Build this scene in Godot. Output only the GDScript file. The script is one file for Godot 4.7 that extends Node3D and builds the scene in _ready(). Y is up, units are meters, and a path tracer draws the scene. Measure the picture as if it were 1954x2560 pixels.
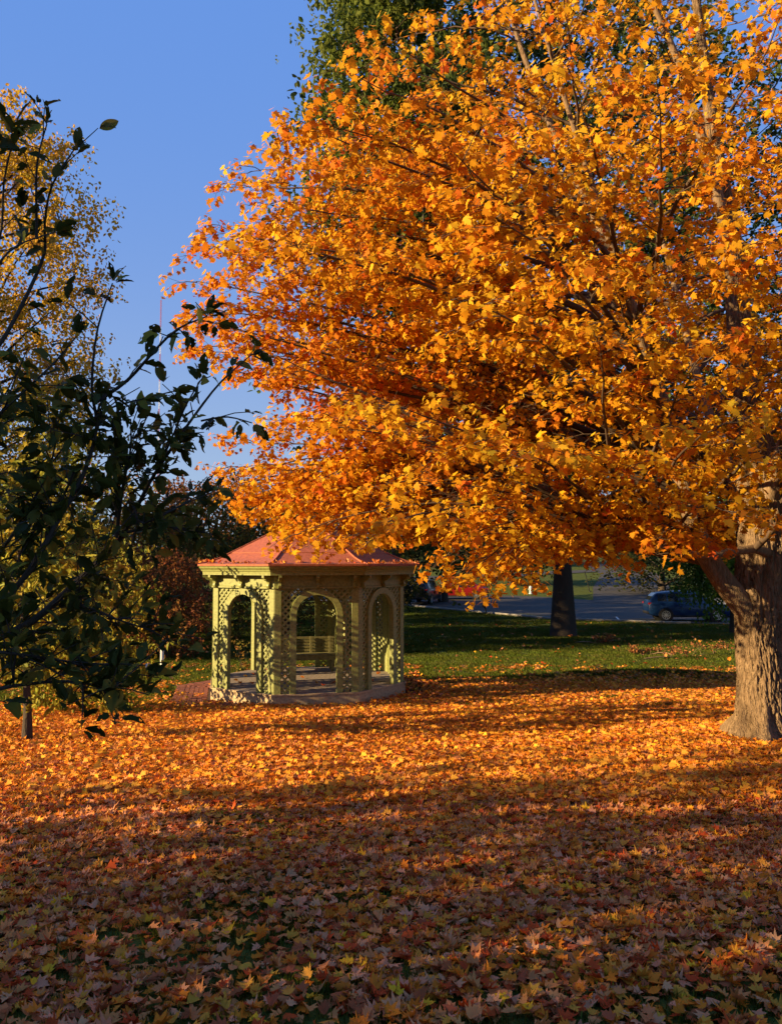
extends Node3D
# A green gazebo under an orange maple on a leaf-strewn autumn lawn, late-afternoon sun from the left.

var rng := RandomNumberGenerator.new()
var mats := {}
var noise := FastNoiseLite.new()
var used := {}
const SUN_AZ := 72.0   # degrees left of straight behind the camera
const SUN_EL := 17.5

func _ready():
	rng.seed = 20211
	noise.seed = 7
	noise.frequency = 1.0
	setup_view()
	make_materials()
	make_ground()
	make_lot()
	make_gazebo()
	make_bench()
	make_maple()
	make_near_tree()
	make_left_plants()
	make_background_trees()
	make_shade_trees()
	make_cars()
	make_small_things()
	make_fallen_branches()
	make_leaf_litter()
	make_grass()

func setup_view():
	var cam := Camera3D.new()
	cam.name = "camera"
	cam.fov = 65.0
	cam.position = Vector3(0, 1.6, 0)
	cam.rotation_degrees = Vector3(3.56, 0, 0)
	cam.near = 0.05
	cam.far = 3000.0
	cam.current = true
	add_child(cam)
	var env := Environment.new()
	env.background_mode = Environment.BG_SKY
	var sm := ProceduralSkyMaterial.new()
	sm.sky_top_color = Color(0.240, 0.362, 0.562)
	sm.sky_horizon_color = Color(0.46, 0.512, 0.55)
	sm.sky_curve = 0.15
	sm.ground_bottom_color = Color(0.20, 0.17, 0.11)
	sm.ground_horizon_color = Color(0.45, 0.45, 0.40)
	sm.sun_angle_max = 2.0
	var sky := Sky.new()
	sky.sky_material = sm
	env.sky = sky
	env.tonemap_mode = Environment.TONE_MAPPER_LINEAR
	env.tonemap_exposure = 2.8
	env.sdfgi_enabled = true
	env.ssao_enabled = true
	env.ssil_enabled = true
	var we := WorldEnvironment.new()
	we.name = "environment"
	we.environment = env
	add_child(we)
	var sun := DirectionalLight3D.new()
	sun.name = "sun"
	sun.light_energy = 1.6
	sun.light_color = Color(1.0, 0.87, 0.64)
	sun.light_angular_distance = 0.5
	sun.shadow_enabled = true
	var a := deg_to_rad(SUN_AZ)
	var e := deg_to_rad(SUN_EL)
	var to_sun := Vector3(-sin(a) * cos(e), sin(e), cos(a) * cos(e))
	sun.basis = Basis.looking_at(-to_sun, Vector3.UP)
	add_child(sun)

# ---------------------------------------------------------------- helpers
class MB:
	var v := PackedVector3Array()
	var n := PackedVector3Array()
	var uv := PackedVector2Array()
	var ix := PackedInt32Array()
	var c := PackedColorArray()

	func vert(p: Vector3, nn: Vector3, t := Vector2.ZERO) -> int:
		v.append(p); n.append(nn); uv.append(t)
		return v.size() - 1

	func tri_i(a: int, b: int, c: int):
		ix.append(a); ix.append(b); ix.append(c)

	# a flat convex polygon whose outward side is along hint
	func poly(pts: Array, hint: Vector3):
		var nn: Vector3 = Vector3.ZERO
		for i in range(1, pts.size() - 1):
			nn += (pts[i] - pts[0]).cross(pts[i + 1] - pts[0])
		if nn.length() < 1e-12:
			return
		nn = nn.normalized()
		var flip := nn.dot(hint) < 0.0
		if flip:
			nn = -nn
		var s := v.size()
		for p in pts:
			vert(p, nn, Vector2(p.x + p.z, p.y))
		for i in range(1, pts.size() - 1):
			if flip:
				tri_i(s, s + i, s + i + 1)
			else:
				tri_i(s, s + i + 1, s + i)

	func box(c: Vector3, size: Vector3, b := Basis()):
		var h := size * 0.5
		for ax in 3:
			for s in [-1.0, 1.0]:
				var d := Vector3.ZERO
				d[ax] = s
				var u := Vector3.ZERO
				u[(ax + 1) % 3] = 1.0
				var w := Vector3.ZERO
				w[(ax + 2) % 3] = 1.0
				var q := []
				for k in [[-1, -1], [1, -1], [1, 1], [-1, 1]]:
					q.append(c + b * ((d + u * float(k[0]) + w * float(k[1])) * h))
				poly(q, b * d)

	# box with its long edges chamfered
	func cbox(c: Vector3, size: Vector3, ch: float, b := Basis()):
		var x := size.x * 0.5
		var y := size.y * 0.5
		var z := size.z * 0.5
		prism(PackedVector2Array([Vector2(-x + ch, -y), Vector2(x - ch, -y), Vector2(x, -y + ch), Vector2(x, y - ch), Vector2(x - ch, y), Vector2(-x + ch, y), Vector2(-x, y - ch), Vector2(-x, -y + ch)]), -z, z, Transform3D(b, c))

	# polygon in xy extruded along z
	func prism(p: PackedVector2Array, z0: float, z1: float, t := Transform3D()):
		var tri := Geometry2D.triangulate_polygon(p)
		for s in [z0, z1]:
			var nn: Vector3 = t.basis * Vector3(0, 0, 1.0 if s == z1 else -1.0)
			for i in range(0, tri.size(), 3):
				var q := []
				for k in 3:
					q.append(t * Vector3(p[tri[i + k]].x, p[tri[i + k]].y, s))
				poly(q, nn)
		var area := 0.0
		for i in p.size():
			area += p[i].cross(p[(i + 1) % p.size()])
		for i in p.size():
			var a := p[i]
			var b2 := p[(i + 1) % p.size()]
			var e := b2 - a
			var out := Vector3(e.y, -e.x, 0) * signf(area)
			poly([t * Vector3(a.x, a.y, z0), t * Vector3(b2.x, b2.y, z0), t * Vector3(b2.x, b2.y, z1), t * Vector3(a.x, a.y, z1)], t.basis * out)

	func tube(pts: Array, rad: Array, sides := 6, vscale := 1.0, wob := 0.0, sd := 0.0):
		if pts.size() < 2:
			return
		var s := v.size()
		var along := 0.0
		var up := Vector3(0.31, 0.17, 0.93)
		for i in pts.size():
			var d: Vector3 = (pts[mini(i + 1, pts.size() - 1)] - pts[maxi(i - 1, 0)]).normalized()
			if absf(d.dot(up)) > 0.95:
				up = Vector3(0.9, 0.1, -0.3)
			var x := (up - d * up.dot(d)).normalized()
			up = x
			var y := d.cross(x)
			if i > 0:
				along += pts[i].distance_to(pts[i - 1])
			for k in sides + 1:
				var a := TAU * k / sides
				var o := x * cos(a) + y * sin(a)
				var r: float = rad[i]
				if wob > 0.0:
					r *= 1.0 + wob * sin(a * 3.0 + sd + along * 2.1) + wob * 0.6 * sin(a * 5.0 - sd * 2.0 + along * 3.3)
				vert(pts[i] + o * r, o, Vector2(float(k) / sides, along * vscale))
		for i in pts.size() - 1:
			for k in sides:
				var a0 := s + i * (sides + 1) + k
				var a1 := a0 + sides + 1
				tri_i(a0, a1, a0 + 1)
				tri_i(a0 + 1, a1, a1 + 1)
		# end cap
		var m := v.size()
		var last: int = pts.size() - 1
		var dd: Vector3 = (pts[last] - pts[last - 1]).normalized()
		vert(pts[last] + dd * rad[last] * 0.5, dd)
		var b := s + last * (sides + 1)
		for k in sides:
			tri_i(b + k, m, b + k + 1)

	# lathe: profile of (radius, height) about the y axis
	func lathe(prof: Array, sides := 16, t := Transform3D()):
		for i in prof.size() - 1:
			var a: Vector2 = prof[i]
			var b: Vector2 = prof[i + 1]
			var dn := Vector2(b.y - a.y, a.x - b.x)
			if dn.length() < 1e-9:
				continue
			dn = dn.normalized()
			var s := v.size()
			for k in sides + 1:
				var an := TAU * k / sides
				var c := Vector3(cos(an), 0, sin(an))
				var nn := (t.basis * (c * dn.x + Vector3(0, dn.y, 0))).normalized()
				vert(t * (c * a.x + Vector3(0, a.y, 0)), nn, Vector2(float(k) / sides, a.y))
				vert(t * (c * b.x + Vector3(0, b.y, 0)), nn, Vector2(float(k) / sides, b.y))
			for k in sides:
				var q := s + k * 2
				tri_i(q, q + 2, q + 1)
				tri_i(q + 2, q + 3, q + 1)

	func mesh() -> ArrayMesh:
		var arr := []
		arr.resize(Mesh.ARRAY_MAX)
		arr[Mesh.ARRAY_VERTEX] = v
		arr[Mesh.ARRAY_NORMAL] = n
		arr[Mesh.ARRAY_TEX_UV] = uv
		arr[Mesh.ARRAY_INDEX] = ix
		if c.size() == v.size():
			arr[Mesh.ARRAY_COLOR] = c
		var m := ArrayMesh.new()
		m.add_surface_from_arrays(Mesh.PRIMITIVE_TRIANGLES, arr)
		return m

	func smooth():
		var acc := {}
		for i in range(0, ix.size(), 3):
			var a := v[ix[i]]
			var b := v[ix[i + 1]]
			var c := v[ix[i + 2]]
			var nn := (c - a).cross(b - a)
			for k in 3:
				var key := (v[ix[i + k]] * 2000.0).round()
				acc[key] = acc.get(key, Vector3.ZERO) + nn
		for i in v.size():
			var q: Vector3 = acc.get((v[i] * 2000.0).round(), Vector3.UP)
			n[i] = q.normalized() if q.length() > 1e-12 else Vector3.UP

func numbered(called: String) -> String:
	var k: int = used.get(called, 0)
	used[called] = k + 1
	return called if k == 0 else "%s_%03d" % [called, k]

func thing(called: String, label: String, category: String, at := Vector3.ZERO, turn := 0.0, group := "") -> Node3D:
	var o := Node3D.new()
	o.name = numbered(called)
	add_child(o)
	o.position = at
	o.rotation.y = turn
	meta(o, label, category, group)
	return o

func meta(o: Node, label: String, category: String, group := "", kind := ""):
	o.set_meta("label", label)
	if category:
		o.set_meta("category", category)
	if group:
		o.set_meta("group", group)
	if kind:
		o.set_meta("kind", kind)

func part(called: String, m: Mesh, mat: Material, parent: Node) -> MeshInstance3D:
	var o := MeshInstance3D.new()
	o.name = called
	o.mesh = m
	o.material_override = mat
	parent.add_child(o, true)
	return o

func structure(called: String, m: Mesh, mat: Material, label: String) -> MeshInstance3D:
	var o := part(called, m, mat, self)
	o.set_meta("kind", "structure")
	o.set_meta("label", label)
	return o

func many(called: String, m: Mesh, mat: Material, where: Array, tint: PackedColorArray, parent: Node) -> MultiMeshInstance3D:
	var mm := MultiMesh.new()
	mm.transform_format = MultiMesh.TRANSFORM_3D
	mm.use_colors = true
	mm.mesh = m
	mm.instance_count = where.size()
	for i in where.size():
		mm.set_instance_transform(i, where[i])
		mm.set_instance_color(i, tint[i])
	var o := MultiMeshInstance3D.new()
	o.name = called
	o.multimesh = mm
	o.material_override = mat
	o.set_meta("kind", "stuff")
	parent.add_child(o, true)
	return o

func rv() -> Vector3:
	return Vector3(rng.randfn(), rng.randfn(), rng.randfn()).normalized()

func turned() -> Basis:
	return Basis(Vector3.RIGHT, PI) if rng.randf() < 0.42 else Basis()

func rr(a: float, b: float) -> float:
	return rng.randf_range(a, b)

func frame(dir: Vector3, nrm: Vector3) -> Basis:   # x along dir, y near nrm
	var x := dir.normalized()
	var y := nrm - x * nrm.dot(x)
	if y.length() < 1e-4:
		y = Vector3.UP if absf(x.y) < 0.9 else Vector3.RIGHT
		y = y - x * y.dot(x)
	y = y.normalized()
	return Basis(x, y, x.cross(y))

func pick(pal: Array) -> Color:   # [[weight, Color], ...] in linear values
	var tot := 0.0
	for p in pal:
		tot += p[0]
	var r := rng.randf() * tot
	for p in pal:
		r -= p[0]
		if r <= 0.0:
			var k := rr(0.82, 1.15)
			var c: Color = p[1]
			return Color(c.r * k * rr(0.94, 1.06), c.g * k * rr(0.9, 1.1), c.b * k)
	return pal[0][1]

func ground_height(x: float, z: float) -> float:
	var d := -z
	var y: float
	if d < 14.0:
		y = -0.076 * d
	elif d < 22.0:
		var t := (d - 14.0) / 8.0
		y = -1.064 - (0.076 * t - 0.059 * t * t * 0.5) * 8.0   # easing from one slope into the next
	elif d < 45.0:
		y = -1.436 - (d - 22.0) * 0.0125
	elif d < 56.0:
		var t2 := (d - 45.0) / 11.0
		y = -1.7235 + (-0.0125 * t2 + 0.0325 * t2 * t2 * 0.5) * 11.0
	elif d < 72.0:
		y = -1.682 + (d - 56.0) * 0.02
	elif d < 200.0:
		y = -1.362 + (d - 72.0) * 0.045
	else:
		y = 4.398 + (1.0 - exp(-(d - 200.0) / 150.0)) * 6.0
	y = maxf(y, -1.75)
	var far := clampf((d - 90.0) / 200.0, 0.0, 1.0)
	return y + noise.get_noise_2d(x * 0.11, z * 0.11) * 0.05 * clampf((d + 2.0) / 6.0, 0.0, 1.0) + far * noise.get_noise_2d(x * 0.006, z * 0.006) * 6.0

func on_ground(x: float, z: float, up := 0.0) -> Vector3:
	return Vector3(x, ground_height(x, z) + up, z)

func noise_tex(sd: int, freq: float, ramp: Array, size := 512, oct := 5, kind := FastNoiseLite.TYPE_SIMPLEX_SMOOTH) -> NoiseTexture2D:
	var f := FastNoiseLite.new()
	f.seed = sd
	f.noise_type = kind
	f.frequency = freq
	f.fractal_octaves = oct
	var t := NoiseTexture2D.new()
	t.width = size
	t.height = size
	t.seamless = true
	t.noise = f
	if ramp:
		var g := Gradient.new()
		var offs := PackedFloat32Array()
		var cols := PackedColorArray()
		for r in ramp:
			offs.append(r[0])
			cols.append(r[1])
		g.offsets = offs
		g.colors = cols
		t.color_ramp = g
	return t

func s3(r: float, g: float, b: float) -> Color:   # linear base colour to the sRGB that albedo_color wants
	return Color(r, g, b).linear_to_srgb()

func mat(key: String, c: Color, rough := 0.7) -> StandardMaterial3D:
	var m := StandardMaterial3D.new()
	m.resource_name = key
	m.albedo_color = c
	m.roughness = rough
	m.metallic_specular = 0.4
	mats[key] = m
	return m

func leaf_mat(key: String, back: float, rough := 0.55) -> StandardMaterial3D:
	var m := mat(key, Color.WHITE, rough)
	m.vertex_color_use_as_albedo = true
	m.cull_mode = BaseMaterial3D.CULL_DISABLED
	m.backlight_enabled = true
	m.backlight = Color(back, back, back).linear_to_srgb()
	m.metallic_specular = 0.2
	return m

func leaf_plain(key: String, c: Color, back: float, rough := 0.6) -> StandardMaterial3D:   # one linear colour, same through the leaf
	var m := leaf_mat(key, back, rough)
	m.albedo_color = c.linear_to_srgb()
	m.vertex_color_use_as_albedo = false
	var k := back / maxf(c.r, maxf(c.g, c.b))
	m.backlight = Color(c.r * k, c.g * k, c.b * k).linear_to_srgb()
	return m

func bumpy(m: StandardMaterial3D, tex: Texture2D, cm: float, scale: float, world := true):
	m.heightmap_enabled = true
	m.heightmap_texture = tex
	m.heightmap_scale = cm
	m.uv1_triplanar = true
	m.uv1_world_triplanar = world
	m.uv1_scale = Vector3.ONE * scale

func make_materials():
	var grain := noise_tex(3, 0.02, [[0.0, Color(0.62, 0.60, 0.57)], [0.35, Color(0.86, 0.85, 0.83)], [1.0, Color(1, 1, 1)]], 512, 5)
	var fine := noise_tex(5, 0.08, [], 512, 4)
	var gm := mat("ground", Color.WHITE, 0.95)
	gm.albedo_texture = noise_tex(11, 0.02, [[0.0, s3(0.030, 0.036, 0.009)], [0.45, s3(0.060, 0.080, 0.014)], [0.75, s3(0.095, 0.110, 0.024)], [1.0, s3(0.13, 0.10, 0.038)]], 1024, 6)
	bumpy(gm, noise_tex(12, 0.05, [], 512, 5), 3.0, 0.35)
	gm.metallic_specular = 0.2
	var am := mat("asphalt", Color.WHITE, 0.85)
	am.albedo_texture = noise_tex(13, 0.03, [[0.0, s3(0.032, 0.030, 0.028)], [1.0, s3(0.058, 0.053, 0.048)]], 512, 6)
	bumpy(am, fine, 0.4, 0.6)
	mat("line_paint", s3(0.55, 0.55, 0.52), 0.8)
	mat("concrete", s3(0.26, 0.24, 0.21), 0.9)
	# gazebo
	var pm := mat("sage_paint", s3(0.30, 0.325, 0.105), 0.5)
	pm.albedo_texture = grain
	bumpy(pm, fine, 0.06, 1.5)
	var cm := mat("cream_paint", s3(0.55, 0.40, 0.23), 0.6)
	cm.albedo_texture = grain
	bumpy(cm, fine, 0.08, 1.5)
	var rm := mat("red_roof", s3(0.42, 0.12, 0.055), 0.55)
	rm.albedo_texture = grain
	bumpy(rm, fine, 0.15, 1.2)
	var fm := mat("deck_boards", s3(0.30, 0.245, 0.20), 0.75)
	fm.albedo_texture = grain
	bumpy(fm, fine, 0.1, 1.3)
	for k in 3:
		var c: Color = [s3(0.24, 0.075, 0.045), s3(0.29, 0.10, 0.06), s3(0.20, 0.065, 0.045)][k]
		var bm := mat("brick_%d" % k, c, 0.9)
		bm.albedo_texture = grain
		bumpy(bm, fine, 0.3, 3.0)
	mat("mortar", s3(0.22, 0.17, 0.13), 0.95)
	mat("bench_paint", s3(0.24, 0.22, 0.09), 0.6).albedo_texture = grain
	# bark
	var furrow := FastNoiseLite.new()
	furrow.seed = 21
	furrow.noise_type = FastNoiseLite.TYPE_SIMPLEX_SMOOTH
	furrow.fractal_type = FastNoiseLite.FRACTAL_RIDGED
	furrow.frequency = 0.018
	furrow.fractal_octaves = 4
	var ft := NoiseTexture2D.new()
	ft.width = 512
	ft.height = 512
	ft.seamless = true
	ft.noise = furrow
	var bark := mat("maple_bark", Color.WHITE, 0.92)
	bark.albedo_texture = noise_tex(22, 0.025, [[0.0, s3(0.12, 0.075, 0.042)], [0.5, s3(0.21, 0.14, 0.082)], [1.0, s3(0.31, 0.22, 0.135)]], 512, 5)
	bark.heightmap_enabled = true
	bark.heightmap_texture = ft
	bark.heightmap_scale = 4.0
	bark.uv1_triplanar = true
	bark.uv1_world_triplanar = true
	bark.uv1_scale = Vector3(2.6, 0.42, 2.6)
	bark.metallic_specular = 0.25
	var lb := bark.duplicate()
	lb.resource_name = "limb_bark"
	lb.heightmap_scale = 0.8
	mats["limb_bark"] = lb
	mat("twig_bark", s3(0.085, 0.055, 0.035), 0.85)
	var db := mat("dark_bark", s3(0.048, 0.036, 0.026), 0.92)
	bumpy(db, ft, 1.5, 1.0)
	db.uv1_scale = Vector3(2.2, 0.5, 2.2)
	leaf_mat("maple_leaves", 0.95)
	leaf_mat("litter_leaves", 0.35, 0.75)
	leaf_mat("broad_leaves", 0.5, 0.5)
	leaf_mat("far_leaves", 0.7, 0.6)
	leaf_mat("grass_blades", 0.5, 0.6)

# ---------------------------------------------------------------- leaf shapes
const HALF := [[0.0, 0.0], [-0.04, 0.16], [0.10, 0.45], [0.27, 0.29], [0.44, 0.41], [0.62, 0.51], [0.51, 0.22], [0.71, 0.24], [0.78, 0.10], [1.0, 0.0]]

func maple_leaf(fold: float, droop: float, curl: float, twist: float, stalk := true) -> ArrayMesh:
	var m := MB.new()
	for s in [-1.0, 1.0]:
		var c := m.vert(Vector3(0.3, 0, 0), Vector3.UP)
		var prev := -1
		for p in HALF:
			var x: float = p[0]
			var z: float = p[1]
			var y = fold * z - droop * x * x + curl * z * z * 2.0 + twist * (x - 0.3) * z * s
			y += 0.05 * sin(x * 9.0 + s) * z
			var i := m.vert(Vector3(x, y, z * s), Vector3.UP)
			if prev >= 0:
				if s > 0:
					m.tri_i(c, i, prev)
				else:
					m.tri_i(c, prev, i)
			prev = i
	if stalk:
		var a := m.vert(Vector3(0.02, 0, 0.012), Vector3.UP)
		var b := m.vert(Vector3(0.02, 0, -0.012), Vector3.UP)
		var c2 := m.vert(Vector3(-0.4, 0.06, 0), Vector3.UP)
		m.tri_i(a, b, c2)
	m.smooth()
	for i in m.n.size():
		if m.n[i].y < 0:
			m.n[i] = -m.n[i]
	return m.mesh()

# pointed oval leaf as a grid, with some cells eaten away
func oval_leaf(width: float, fold: float, droop: float, holes: float, nx := 9, nz := 3) -> ArrayMesh:
	var m := MB.new()
	var cols := nz * 2 + 1
	for i in nx + 1:
		var t := float(i) / nx
		var w := width * pow(sin(PI * pow(t, 0.85)), 0.75)
		if i == nx or i == 0:
			w = 0.004
		for k in cols:
			var u := float(k) / (cols - 1) * 2.0 - 1.0
			var y := fold * absf(u) * w * 2.0 - droop * t * t + 0.03 * sin(t * 14.0 + u * 2.0) * absf(u)
			m.vert(Vector3(t, y, u * w), Vector3.UP)
	for i in nx:
		for k in cols - 1:
			if holes > 0.0 and i > 1 and rng.randf() < holes * (0.5 + absf(k - cols / 2.0 + 0.5) / nz):
				continue
			var a := i * cols + k
			m.tri_i(a, a + cols, a + 1)
			m.tri_i(a + 1, a + cols, a + cols + 1)
	m.smooth()
	for i in m.n.size():
		if m.n[i].y < 0:
			m.n[i] = -m.n[i]
	return m.mesh()

func cluster(src: ArrayMesh, where: Array, tints: Array) -> ArrayMesh:
	var a := src.surface_get_arrays(0)
	var m := MB.new()
	for i in where.size():
		var t: Transform3D = where[i]
		var nb := t.basis.inverse().transposed()
		var s: int = m.v.size()
		for k in a[Mesh.ARRAY_VERTEX].size():
			m.vert(t * a[Mesh.ARRAY_VERTEX][k], (nb * a[Mesh.ARRAY_NORMAL][k]).normalized())
			m.c.append(tints[i])
		for k in a[Mesh.ARRAY_INDEX]:
			m.ix.append(s + k)
	return m.mesh()

func small_leaf(width := 0.32) -> ArrayMesh:   # six-sided folded leaf
	var m := MB.new()
	for s in [-1.0, 1.0]:
		var a := m.vert(Vector3(0, 0, 0), Vector3(0, 1, -0.3 * s).normalized())
		var b := m.vert(Vector3(1, -0.12, 0), Vector3(0.2, 1, -0.3 * s).normalized())
		var c := m.vert(Vector3(0.35, 0.1, width * s), Vector3(0, 1, -0.3 * s).normalized())
		var d := m.vert(Vector3(0.72, 0.04, width * 0.75 * s), Vector3(0.1, 1, -0.3 * s).normalized())
		if s > 0:
			m.tri_i(a, d, c); m.tri_i(a, b, d)
		else:
			m.tri_i(a, c, d); m.tri_i(a, d, b)
	return m.mesh()

# ---------------------------------------------------------------- ground, car park
func steps(marks: Array) -> PackedFloat32Array:   # [[from, step], ..., [to, 0]]
	var out := PackedFloat32Array()
	for i in marks.size() - 1:
		var a: float = marks[i][0]
		var b: float = marks[i + 1][0]
		var k := int(ceil(absf(b - a) / marks[i][1]))
		for j in k:
			out.append(lerpf(a, b, float(j) / k))
	out.append(marks[marks.size() - 1][0])
	return out

func sheet(xs: PackedFloat32Array, zs: PackedFloat32Array) -> ArrayMesh:
	var m := MB.new()
	for z in zs:
		for x in xs:
			var h := ground_height(x, z)
			var nn := Vector3(ground_height(x - 0.3, z) - ground_height(x + 0.3, z), 0.6, ground_height(x, z - 0.3) - ground_height(x, z + 0.3)).normalized()
			m.vert(Vector3(x, h, z), nn, Vector2(x, z))
	var w := xs.size()
	for j in zs.size() - 1:
		for i in w - 1:
			var a := j * w + i
			m.tri_i(a, a + 1, a + w)
			m.tri_i(a + 1, a + w + 1, a + w)
	return m.mesh()

func make_ground():
	var xs := steps([[-900, 150], [-150, 12], [-40, 3], [-14, 0.7], [14, 3], [45, 12], [150, 150], [900, 0]])
	var zs := steps([[60, 8], [4, 0.7], [-26, 1.5], [-80, 6], [-220, 80], [-1100, 0]])
	var rz := PackedFloat32Array()
	for i in zs.size():
		rz.append(zs[zs.size() - 1 - i])
	structure("lawn", sheet(xs, rz), mats.ground, "grass lawn sloping down from the shaded foreground to the car park")

func ribbon(front: Array, back: Array, n: int, k: int, up: float) -> ArrayMesh:
	var m := MB.new()
	for i in n + 1:
		var a := along(front, float(i) / n)
		var b := along(back, float(i) / n)
		for j in k + 1:
			var p := a.lerp(b, float(j) / k)
			m.vert(Vector3(p.x, ground_height(p.x, p.y) + up, p.y), Vector3.UP, p)
	for i in n:
		for j in k:
			var q := i * (k + 1) + j
			m.tri_i(q, q + k + 1, q + 1)
			m.tri_i(q + 1, q + k + 1, q + k + 2)
	m.smooth()
	if m.n[0].y < 0:
		for i in m.n.size():
			m.n[i] = -m.n[i]
		for i in range(0, m.ix.size(), 3):
			var t := m.ix[i + 1]
			m.ix[i + 1] = m.ix[i + 2]
			m.ix[i + 2] = t
	return m.mesh()

func along(pl: Array, t: float) -> Vector2:
	var f := clampf(t, 0.0, 1.0) * (pl.size() - 1)
	var i := mini(int(f), pl.size() - 2)
	return (pl[i] as Vector2).lerp(pl[i + 1], f - i)

func make_lot():
	var front := [Vector2(-10, -67), Vector2(1, -60), Vector2(6.3, -52), Vector2(9.9, -47), Vector2(14.3, -43.5), Vector2(18, -42.5), Vector2(40, -40)]
	var back := [Vector2(-10, -80), Vector2(1, -76), Vector2(8, -72), Vector2(12, -70), Vector2(17, -64), Vector2(22, -60), Vector2(44, -58)]
	structure("car_park", ribbon(front, back, 48, 12, 0.05), mats.asphalt, "dark asphalt car park beyond the lawn")
	structure("driveway", ribbon([Vector2(15.5, -62), Vector2(20, -80), Vector2(26, -100), Vector2(31, -130)], [Vector2(21.5, -60), Vector2(27, -78), Vector2(33, -98), Vector2(38, -128)], 30, 4, 0.07), mats.asphalt, "asphalt drive leading away uphill from the car park")
	structure("upper_road", ribbon([Vector2(-10, -96), Vector2(4, -92), Vector2(16, -97), Vector2(30, -108)], [Vector2(-10, -101), Vector2(4, -97), Vector2(16, -102), Vector2(30, -113)], 30, 3, 0.07), mats.asphalt, "narrow road across the slope behind the car park")
	# low kerb where the lawn meets the asphalt
	var m := MB.new()
	for i in 20:
		var a := along(front, 0.12 + 0.62 * i / 20.0)
		var b := along(front, 0.12 + 0.62 * (i + 1) / 20.0)
		var pa := on_ground(a.x, a.y, 0.05)
		var pb := on_ground(b.x, b.y, 0.05)
		var d := pb - pa
		m.cbox((pa + pb) * 0.5, Vector3(0.16, 0.16, d.length() - 0.015), 0.02, Basis.looking_at(d.normalized(), Vector3.UP))
	structure("kerb", m.mesh(), mats.concrete, "pale concrete kerb along the edge of the car park")
	for i in 5:
		var x0 := 12.6 + i * 2.8
		structure("parking_line", ribbon([Vector2(x0, -44.6 + i * 0.1), Vector2(x0 + 0.9, -48.8)], [Vector2(x0 + 0.1, -44.6 + i * 0.1), Vector2(x0 + 1.0, -48.8)], 6, 1, 0.058), mats.line_paint, "faded white parking bay line")

# ---------------------------------------------------------------- gazebo
const GAZ := Vector3(-1.85, -1.2, -17.8)
const PHI := 0.2007
const AP := 2.0
const T22 := 0.41421356
const FLOOR := 0.25

func face_t(k: int) -> Transform3D:
	var b := Basis(Vector3.UP, k * PI / 4.0)
	return Transform3D(b, b * Vector3(0, 0, AP))

# a strip between profile points (outward offset, y), mitred at the octagon's corners
func mitred(m: MB, prof: Array, t: Transform3D, hint_up := 0.0, lift := 0.0):
	for i in prof.size() - 1:
		var a: Vector2 = prof[i]
		var b: Vector2 = prof[i + 1]
		var xa: float = (AP + a.x) * T22
		var xb: float = (AP + b.x) * T22
		var hint := Vector3(0, a.x - b.x, b.y - a.y)
		m.poly([t * Vector3(-xa, a.y + lift, a.x), t * Vector3(xa, a.y + lift, a.x), t * Vector3(xb, b.y + lift, b.x), t * Vector3(-xb, b.y + lift, b.x)], t.basis * hint)

func arch_shape(r: float, spring: float, y0: float, n := 18) -> PackedVector2Array:
	var p := PackedVector2Array()
	p.append(Vector2(r, y0))
	for i in n + 1:
		var a := PI * i / n
		p.append(Vector2(r * cos(a), spring + r * sin(a)))
	p.append(Vector2(-r, y0))
	return p

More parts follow.
